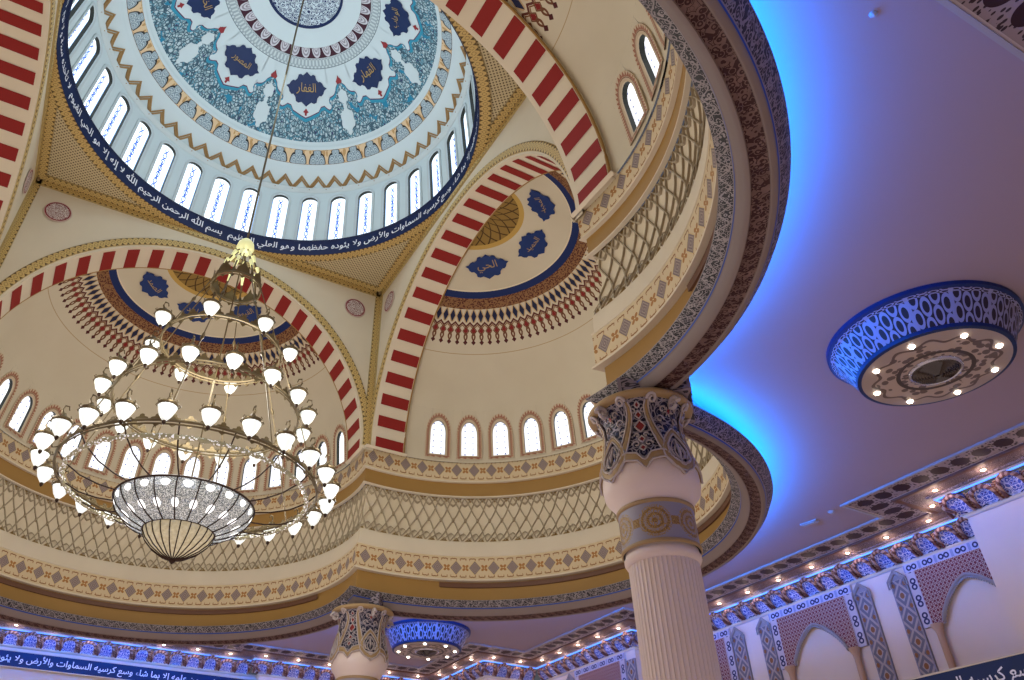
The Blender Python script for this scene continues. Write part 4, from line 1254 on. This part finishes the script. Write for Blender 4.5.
# walls of the room
WT = {}
def wname(p, q):
    e = (Vector(q)-Vector(p)); 
    return ('east' if p[0] > 0 else 'west') if abs(e.x) < 1e-6 else ('north' if p[1] > 0 else 'south')
wo = offp(poly, .112)
room = empty('wall_perimeter', (0, 0, 0)); tag(room, 'pale perimeter wall with blind pointed arches under the cornice, lower right', 'wall', kind='structure')
mb = MB()
ZF = -Z0/U
for i in range(n):
    j = (i+1) % n; mb.grid([[(wo[i].x, wo[i].y, z) for z in (zb_, -1.5, ZF)], [(wo[j].x, wo[j].y, z) for z in (zb_, -1.5, ZF)]])
mb.build('plaster_wall', WALLP, room)
fr_ = MB(); vs_m = MB(); rl = MB(); pil = MB(); arc_m = MB(); cap = MB(); calt = MB(); dado = MB(); cm = MB(); gab = MB(); sof = MB()
def seg_bays(P0, P1, s0, pitch, cnt):
    """bays along a wall segment; s measured from P0"""
    A = Vector(P0); B_ = Vector(P1); L = (B_-A).length; e = (B_-A)/L; nn = Vector((e.y, -e.x))
    def pt(s, z, d=0): p = A+e*s-nn*d; return (p.x, p.y, z)
    def slab(m, s0, s1, z0, z1, d, uv=None):
        s0 = max(0, s0); s1 = min(L, s1)
        if s1-s0 < .004: return
        q = [pt(s0, z0, d), pt(s1, z0, d), pt(s1, z1, d), pt(s0, z1, d)]
        m.face(q, uv or [(0, 0), (1, 0), (1, 1), (0, 1)])
        for a, b in ((0, 1), (1, 2), (2, 3), (3, 0)):
            qa, qb = q[a], q[b]
            ia = Vector((qa[0], qa[1]))+nn*d; ib = Vector((qb[0], qb[1]))+nn*d
            m.face([qa, qb, (ib.x, ib.y, qb[2]), (ia.x, ia.y, qa[2])], [(0, 0), (.02, 0), (.02, .02), (0, .02)])
    for k in range(cnt):
        c = s0+pitch*k
        slab(fr_, c-.245, c+.245, -.862, -.826, .014, [(0, 0), (6, 0), (6, 1), (0, 1)])
        for sg in (-1, 1):
            a, b = sorted((c+sg*.200, c+sg*.245))
            slab(vs_m, a, b, -1.088, -.862, .014, [(0, 0), (1, 0), (1, 3.2), (0, 3.2)])
            # pilaster
            a, b = sorted((c+sg*.252, c+sg*.328))
            slab(pil, a, b, -1.27, -.875, .012, [(0, 0), (1, 0), (1, 4.2), (0, 4.2)])
            m_ = (a+b)/2
            if 0.04 < a and b < L-.04:
                for (w_, zt2) in ((.044, -.835), (.034, -.845)):
                    for s2 in (-1, 1):
                        gab.tube([pt(m_+s2*w_, -.905 if w_ > .04 else -.90, .018), pt(m_+s2*w_, -.875, .018), pt(m_, zt2, .020)], .0045, 5)
                gab.face([pt(m_-.040, -.876, .016), pt(m_+.040, -.876, .016), pt(m_, -.838, .016)])
                cap.tube([pt(c+sg*.182, -1.35, .02), pt(c+sg*.182, -1.13, .02)], .014, 8)
                cap.tube([pt(c+sg*.182, -1.13, .02), pt(c+sg*.182, -1.115, .02), pt(c+sg*.182, -1.095, .022), pt(c+sg*.182, -1.088, .022)], [.014, .016, .025, .026], 8)
        # spandrel of red lattice with a pointed opening
        apex, spr, hwid = -.945, -1.088, .150
        pts = []
        for i in range(13):
            t = i/12; x = -hwid+hwid*t; z = spr+(apex-spr)*(sin(t*pi/2)**.78*.92+.08*t**3); pts.append((x, z))
        pts = pts+[(-x, z) for x, z in pts[-2::-1]]
        F = .016
        for (x, z), (x2, z2) in zip(pts, pts[1:]):
            if not (0 <= c+x and c+x2 <= L): continue
            rl.face([pt(c+x, z, F), pt(c+x2, z2, F), pt(c+x2, -.862, F), pt(c+x, -.862, F)], [(x*55, z*55), (x2*55, z2*55), (x2*55, -.862*55), (x*55, -.862*55)])
            sof.face([pt(c+x, z, F+.004), pt(c+x2, z2, F+.004), pt(c+x2, z2, 0), pt(c+x, z, 0)])
        for sg in (-1, 1):
            a, b = sorted((c+sg*.150, c+sg*.200))
            if a >= 0 and b <= L: rl.face([pt(a, -1.088, F), pt(b, -1.088, F), pt(b, -.862, F), pt(a, -.862, F)], [(a*55, -1.088*55), (b*55, -1.088*55), (b*55, -.862*55), (a*55, -.862*55)])
        ins = [(x, z) for x, z in pts if 0 <= c+x <= L]
        if len(ins) > 2:
            arc_m.tube([pt(c+x, z+.006, F+.006) for x, z in ins], .006, 6)
            # scalloped inner edge
            sc2 = []
            for q in range(len(ins)*3-2):
                i0 = q//3; f_ = (q % 3)/3; i1 = min(i0+1, len(ins)-1); x = ins[i0][0]*(1-f_)+ins[i1][0]*f_; z = ins[i0][1]*(1-f_)+ins[i1][1]*f_
                sc2.append(pt(c+x, z-(.008 if q % 2 else .001), F+.003))
            arc_m.tube(sc2, .005, 5)
    # long knot frieze beneath the cornice and the navy script dado
    slab(cm, 0, L, -.826+.0, -.8, .006, [(0, 0), (L/.085, 0), (L/.085, 1), (0, 1)])
eA, eB = wo[0], wo[1]          # east recess runs from y=-.84 to .84
# polygon index 0->1 is the recess; s measured from y=-.95
def ys(P0, y): return y-P0[1]
seg_bays(wo[0], wo[1], ys(wo[0], -.823), .763, 3)
seg_bays(wo[18], wo[19], ys(wo[18], -1.62), .763, 1)
seg_bays(wo[2], wo[3], ys(wo[2], 1.34), .763, 1)
fr_.build('knot_frieze_panel', FRIEZE, room); vs_m.build('knot_side_strips', VSTRIP, room); rl.build('red_lattice_spandrels', REDLAT, room)
pil.build('interlace_pilasters', PIL, room); arc_m.build('arch_scallops', MOULD, room, smooth=True); cap.build('blind_arch_colonnettes', mat('tan_colonnette', plaster('C8A484', .08), rough=.6), room, smooth=True)
gab.build('pilaster_gables', MOULD, room); sof.build('arch_soffits', CREAM2, room); cm.build('upper_knot_frieze', FRIEZE, room)
# light pier strips between pilasters
# navy script frieze on the east wall (bottom right) and north wall
def script_strip(P0, P1, s0, s1, z0, z1, label, txt, reps):
    A = Vector(P0); B_ = Vector(P1); e = (B_-A).normalized(); nn = Vector((e.y, -e.x))
    def pt(s, z, d): p = A+e*s-nn*d; return (p.x, p.y, z)
    mb = MB()
    q = [pt(s0, z0, .02), pt(s1, z0, .02), pt(s1, z1, .02), pt(s0, z1, .02)]
    mb.face(q, [(0, 0), (1, 0), (1, 1), (0, 1)]); mb.face([pt(s0, z0, 0), pt(s1, z0, 0), q[1], q[0]]); mb.face([q[3], q[2], pt(s1, z1, 0), pt(s0, z1, 0)])
    ob = mb.build('script_frieze', NAVY, room); ob['label'] = label
    g = text_geo(txt, 1, .012); a0, a1, b0, b1 = g[2]; tx = MB()
    Ls = (s1-s0)/reps; hh = (z1-z0)
    for k in range(reps):
        # viewer inside the room sees e running right to left
        text_on(tx, g, lambda x, y: pt(s0+k*Ls+(a1-x)/(a1-a0)*Ls*.98, z0+hh*.12+(y-b0)/(b1-b0)*hh*.72, .023))
    tx.build('lettering', WHITET, ob)
    ed = MB()
    for z in (z0, z1): ed.tube([pt(s0, z, .02), pt(s1, z, .02)], .004, 5)
    ed.build('edge_fillet', CREAM2, ob)
VT = 'ولا يحيطون بشيء من علمه إلا بما شاء وسع كرسيه السماوات والأرض ولا يئوده حفظهما وهو العلي العظيم'
sh_m = MB(); sh_m.box((2.76, -.75, -1.40), (.28, 2.3, .15)); pb = sh_m.build('balcony_ledge', WALLP, room)
script_strip((2.62, -1.9), (2.62, .35), 0, 2.25, -1.43, -1.325, 'navy frieze with white script at the lower right corner', VT, 1)
script_strip(wo[7], wo[8], 0, (Vector(wo[8])-Vector(wo[7])).length, -.93, -.845, 'navy frieze with white script under the cornice at lower left', VT, 1)
# other walls get plain surface only
fm_ = MB(); fm_.face([(-3.2, -3.0, ZF), (3.2, -3.0, ZF), (3.2, 3.0, ZF), (-3.2, 3.0, ZF)]); fo = fm_.build('floor', FLOORM, None); tag(fo, 'carpeted floor below the view', 'floor', kind='structure')

# downlights in the light strip
dl = MB(); dl.lathe([(.0005, -.002), (.007, -.002), (.0095, .0)], 14); dlo = None
rim = MB(); rim.lathe([(.0095, .001), (.0125, -.001), (.014, .003)], 16)
LB = {'east': 'small lit downlight in the brown cornice strip on the right side', 'north': 'small lit downlight in the cornice strip at the lower left', 'notch': 'small lit downlight in the stepped far corner cornice', 'near': 'small lit downlight in the cornice strip near the right edge'}
rec = None; DL = []
for i in (0, 2, 3, 4, 5, 6, 7, 8, 18, 19):
    j = (i+1) % n; A, Bp = Vector(poly[i]), Vector(poly[j]); L = (Bp-A).length
    if L < .15: continue
    key = 'east' if i == 0 else 'near' if i in (18, 19) else 'notch' if i in (2, 3, 4, 5) else 'north'
    K = max(1, round(L/.205))
    for k in range(K):
        p = A+(Bp-A)*((k+.5)/K)
        if rec is None:
            e = empty('downlight', (p.x, p.y, ZCE-.0115)); rec = Rec(e)
            a = dl.build('lamp_disc', SPOT2, e); b = rim.build('trim_ring', BROWNS, e); rec.parts = [(a, None), (b, None)]
        else:
            e = rec.copy(); e.location = W((p.x, p.y, ZCE-.0115))
        tag(e, LB[key], 'downlight', key+' cornice downlights')
        DL.append((p.x, p.y))

# ------------------------------------------------------------------ two round ceiling fixtures
def fixture(cx, cy, label):
    e = empty('ceiling_light', (cx, cy, ZCE)); tag(e, label, 'ceiling light')
    r0, r1, hz = .252, .187, -.108
    mb = MB(); mb.lathe([(r0, 0), (r0, -.012), (r0-.008, -.016)], 72); mb.build('navy_rim', NAVY, e, smooth=False)
    mb = MB(); mb.lathe([(r0-.008, -.016), (r0-.018, -.022), (r1+.012, hz+.012)], 96, us=14); mb.build('lattice_collar', FIXLAT, e)
    mb = MB(); mb.lathe([(r1+.012, hz+.012), (r1+.010, hz+.002), (r1, hz)], 72); mb.build('lower_rim', NAVY, e)
    mb = MB(); rs = (r1, r1*.9, r1*.7, r1*.5, r1*.36)
    mb.grid([[(r*cos(2*pi*i/96), r*sin(2*pi*i/96), hz-(0, .002, .004, .004, .002)[j]) for j, r in enumerate(rs)] for i in range(96)], lambda i, j: (i/96, rs[j]/r1), closeu=True)
    mb.build('rosette_plate', FIXBOT, e, smooth=True)
    mb = MB(); mb.lathe([(r1*.37, hz-.002), (r1*.36, hz-.010), (r1*.33, hz-.010), (r1*.32, hz-.003)], 48); 
    mb.build('lens_rim', mat('chrome_rim', col='B8B8C0', rough=.2, metal=.9) if 'chrome_rim' not in bpy.data.materials else bpy.data.materials['chrome_rim'], e, smooth=True)
    mb = MB(); pr_ = [(r1*.33, hz-.004)]
    for q in range(7): pr_ += [(r1*(.30-.04*q), hz-.012-.002*q), (r1*(.28-.04*q), hz-.006-.002*q)]
    mb.lathe(pr_, 48); mb.build('glass_lens', GREY_G, e, smooth=True)
    for k in range(8):
        a = R(15+45*k); m = MB(); m.lathe([(.0004, -.004), (.0065, -.003), (.0085, .001)], 12)
        b = m.build('bulb', SPOT, e); b.location = (r1*.86*cos(a)*U, r1*.86*sin(a)*U, (hz-.004)*U)
fixture(1.655, -1.615, 'large round ceiling light with lattice collar on the open ceiling at right')
fixture(1.70, 1.62, 'blue lit round ceiling light beside the small distant column')
# small ceiling sensor
mb = MB(); mb.box((0, 0, -.003), (.030, .070, .006)); mb.box((0, 0, -.007), (.018, .05, .003)); o = mb.build('ceiling_vent', MOULD, None); o.location = W((2.40, -.55, ZCE)); o.rotation_euler.z = .2
tag(o, 'small pale rectangular device on the ceiling below the blue glow', 'vent')
mb = MB(); mb.lathe([(.0004, -.010), (.008, -.009), (.013, -.004), (.014, 0)], 14); o = mb.build('smoke_detector', MOULD, None, smooth=True); o.location = W((2.39, -.67, ZCE)); tag(o, 'tiny round detector on the ceiling beside the rectangular device', 'detector')
mb = MB(); mb.lathe([(.0004, -.006), (.005, -.005), (.007, -.002), (.0075, 0)], 14); o = mb.build('smoke_detector', MOULD, None, smooth=True); o.location = W((.693, -2.222, ZCE)); tag(o, 'tiny round detector in the blue glow at the top of the photo', 'detector')

# ------------------------------------------------------------------ light
def pl(p, e, col, r=.3, name='lamp_light'):
    l = bpy.data.lights.new(name, 'POINT'); l.energy = e; l.color = lin(col)[:3]; l.shadow_soft_size = r
    o = bpy.data.objects.new(name, l); COL.objects.link(o); o.location = W(p); return o
def al(p, e, col, sx, sy, rot, name='area_light'):
    l = bpy.data.lights.new(name, 'AREA'); l.shape = 'RECTANGLE'; l.size = sx; l.size_y = sy; l.energy = e; l.color = lin(col)[:3]
    o = bpy.data.objects.new(name, l); COL.objects.link(o); o.location = W(p); o.rotation_euler = rot; return o
pl((0, 0, -.45), 350, 'FBF8F0', .9, 'chandelier_glow')
for k in range(6):
    a = R(60*k+15); pl((.62*cos(a), .62*sin(a), -.72), 105, 'FBF8F0', .35, 'chandelier_glow')
pl((0, 0, 1.45), 330, 'DDF2FF', 1.6, 'dome_fill')  # added point lamp in mid-air, brightens the dome beyond its glowing panes
for a in (0, 90, 180, 270): pl((1.55*cos(R(a)), 1.55*sin(R(a)), .15), 45, 'FFF8EE', .8, 'apse_fill')  # added fill lamps, one hung unseen in each apse
al((0, 0, ZF+.1), 1250, 'FFE8E0', 26, 24, (pi, 0, 0), 'floor_bounce_fill')  # added area lamp facing up, stands in for light bounced off the floor
for x, y in DL: pl((x, y, ZCE-.035), 4.0, 'FFDCC8', .03, 'downlight_beam')
w = bpy.data.worlds.new('world'); S.world = w; w.use_nodes = True
w.node_tree.nodes['Background'].inputs[0].default_value = lin('8A8C98'); w.node_tree.nodes['Background'].inputs[1].default_value = .3
S.view_settings.view_transform = 'Standard'; S.view_settings.look = 'None'; S.view_settings.exposure = 0; S.view_settings.gamma = 1
S.cycles.use_denoising = True
S.cycles.max_bounces = 6; S.cycles.diffuse_bounces = 3; S.cycles.glossy_bounces = 2; S.cycles.transparent_max_bounces = 6
S.cycles.sample_clamp_indirect = 4.0
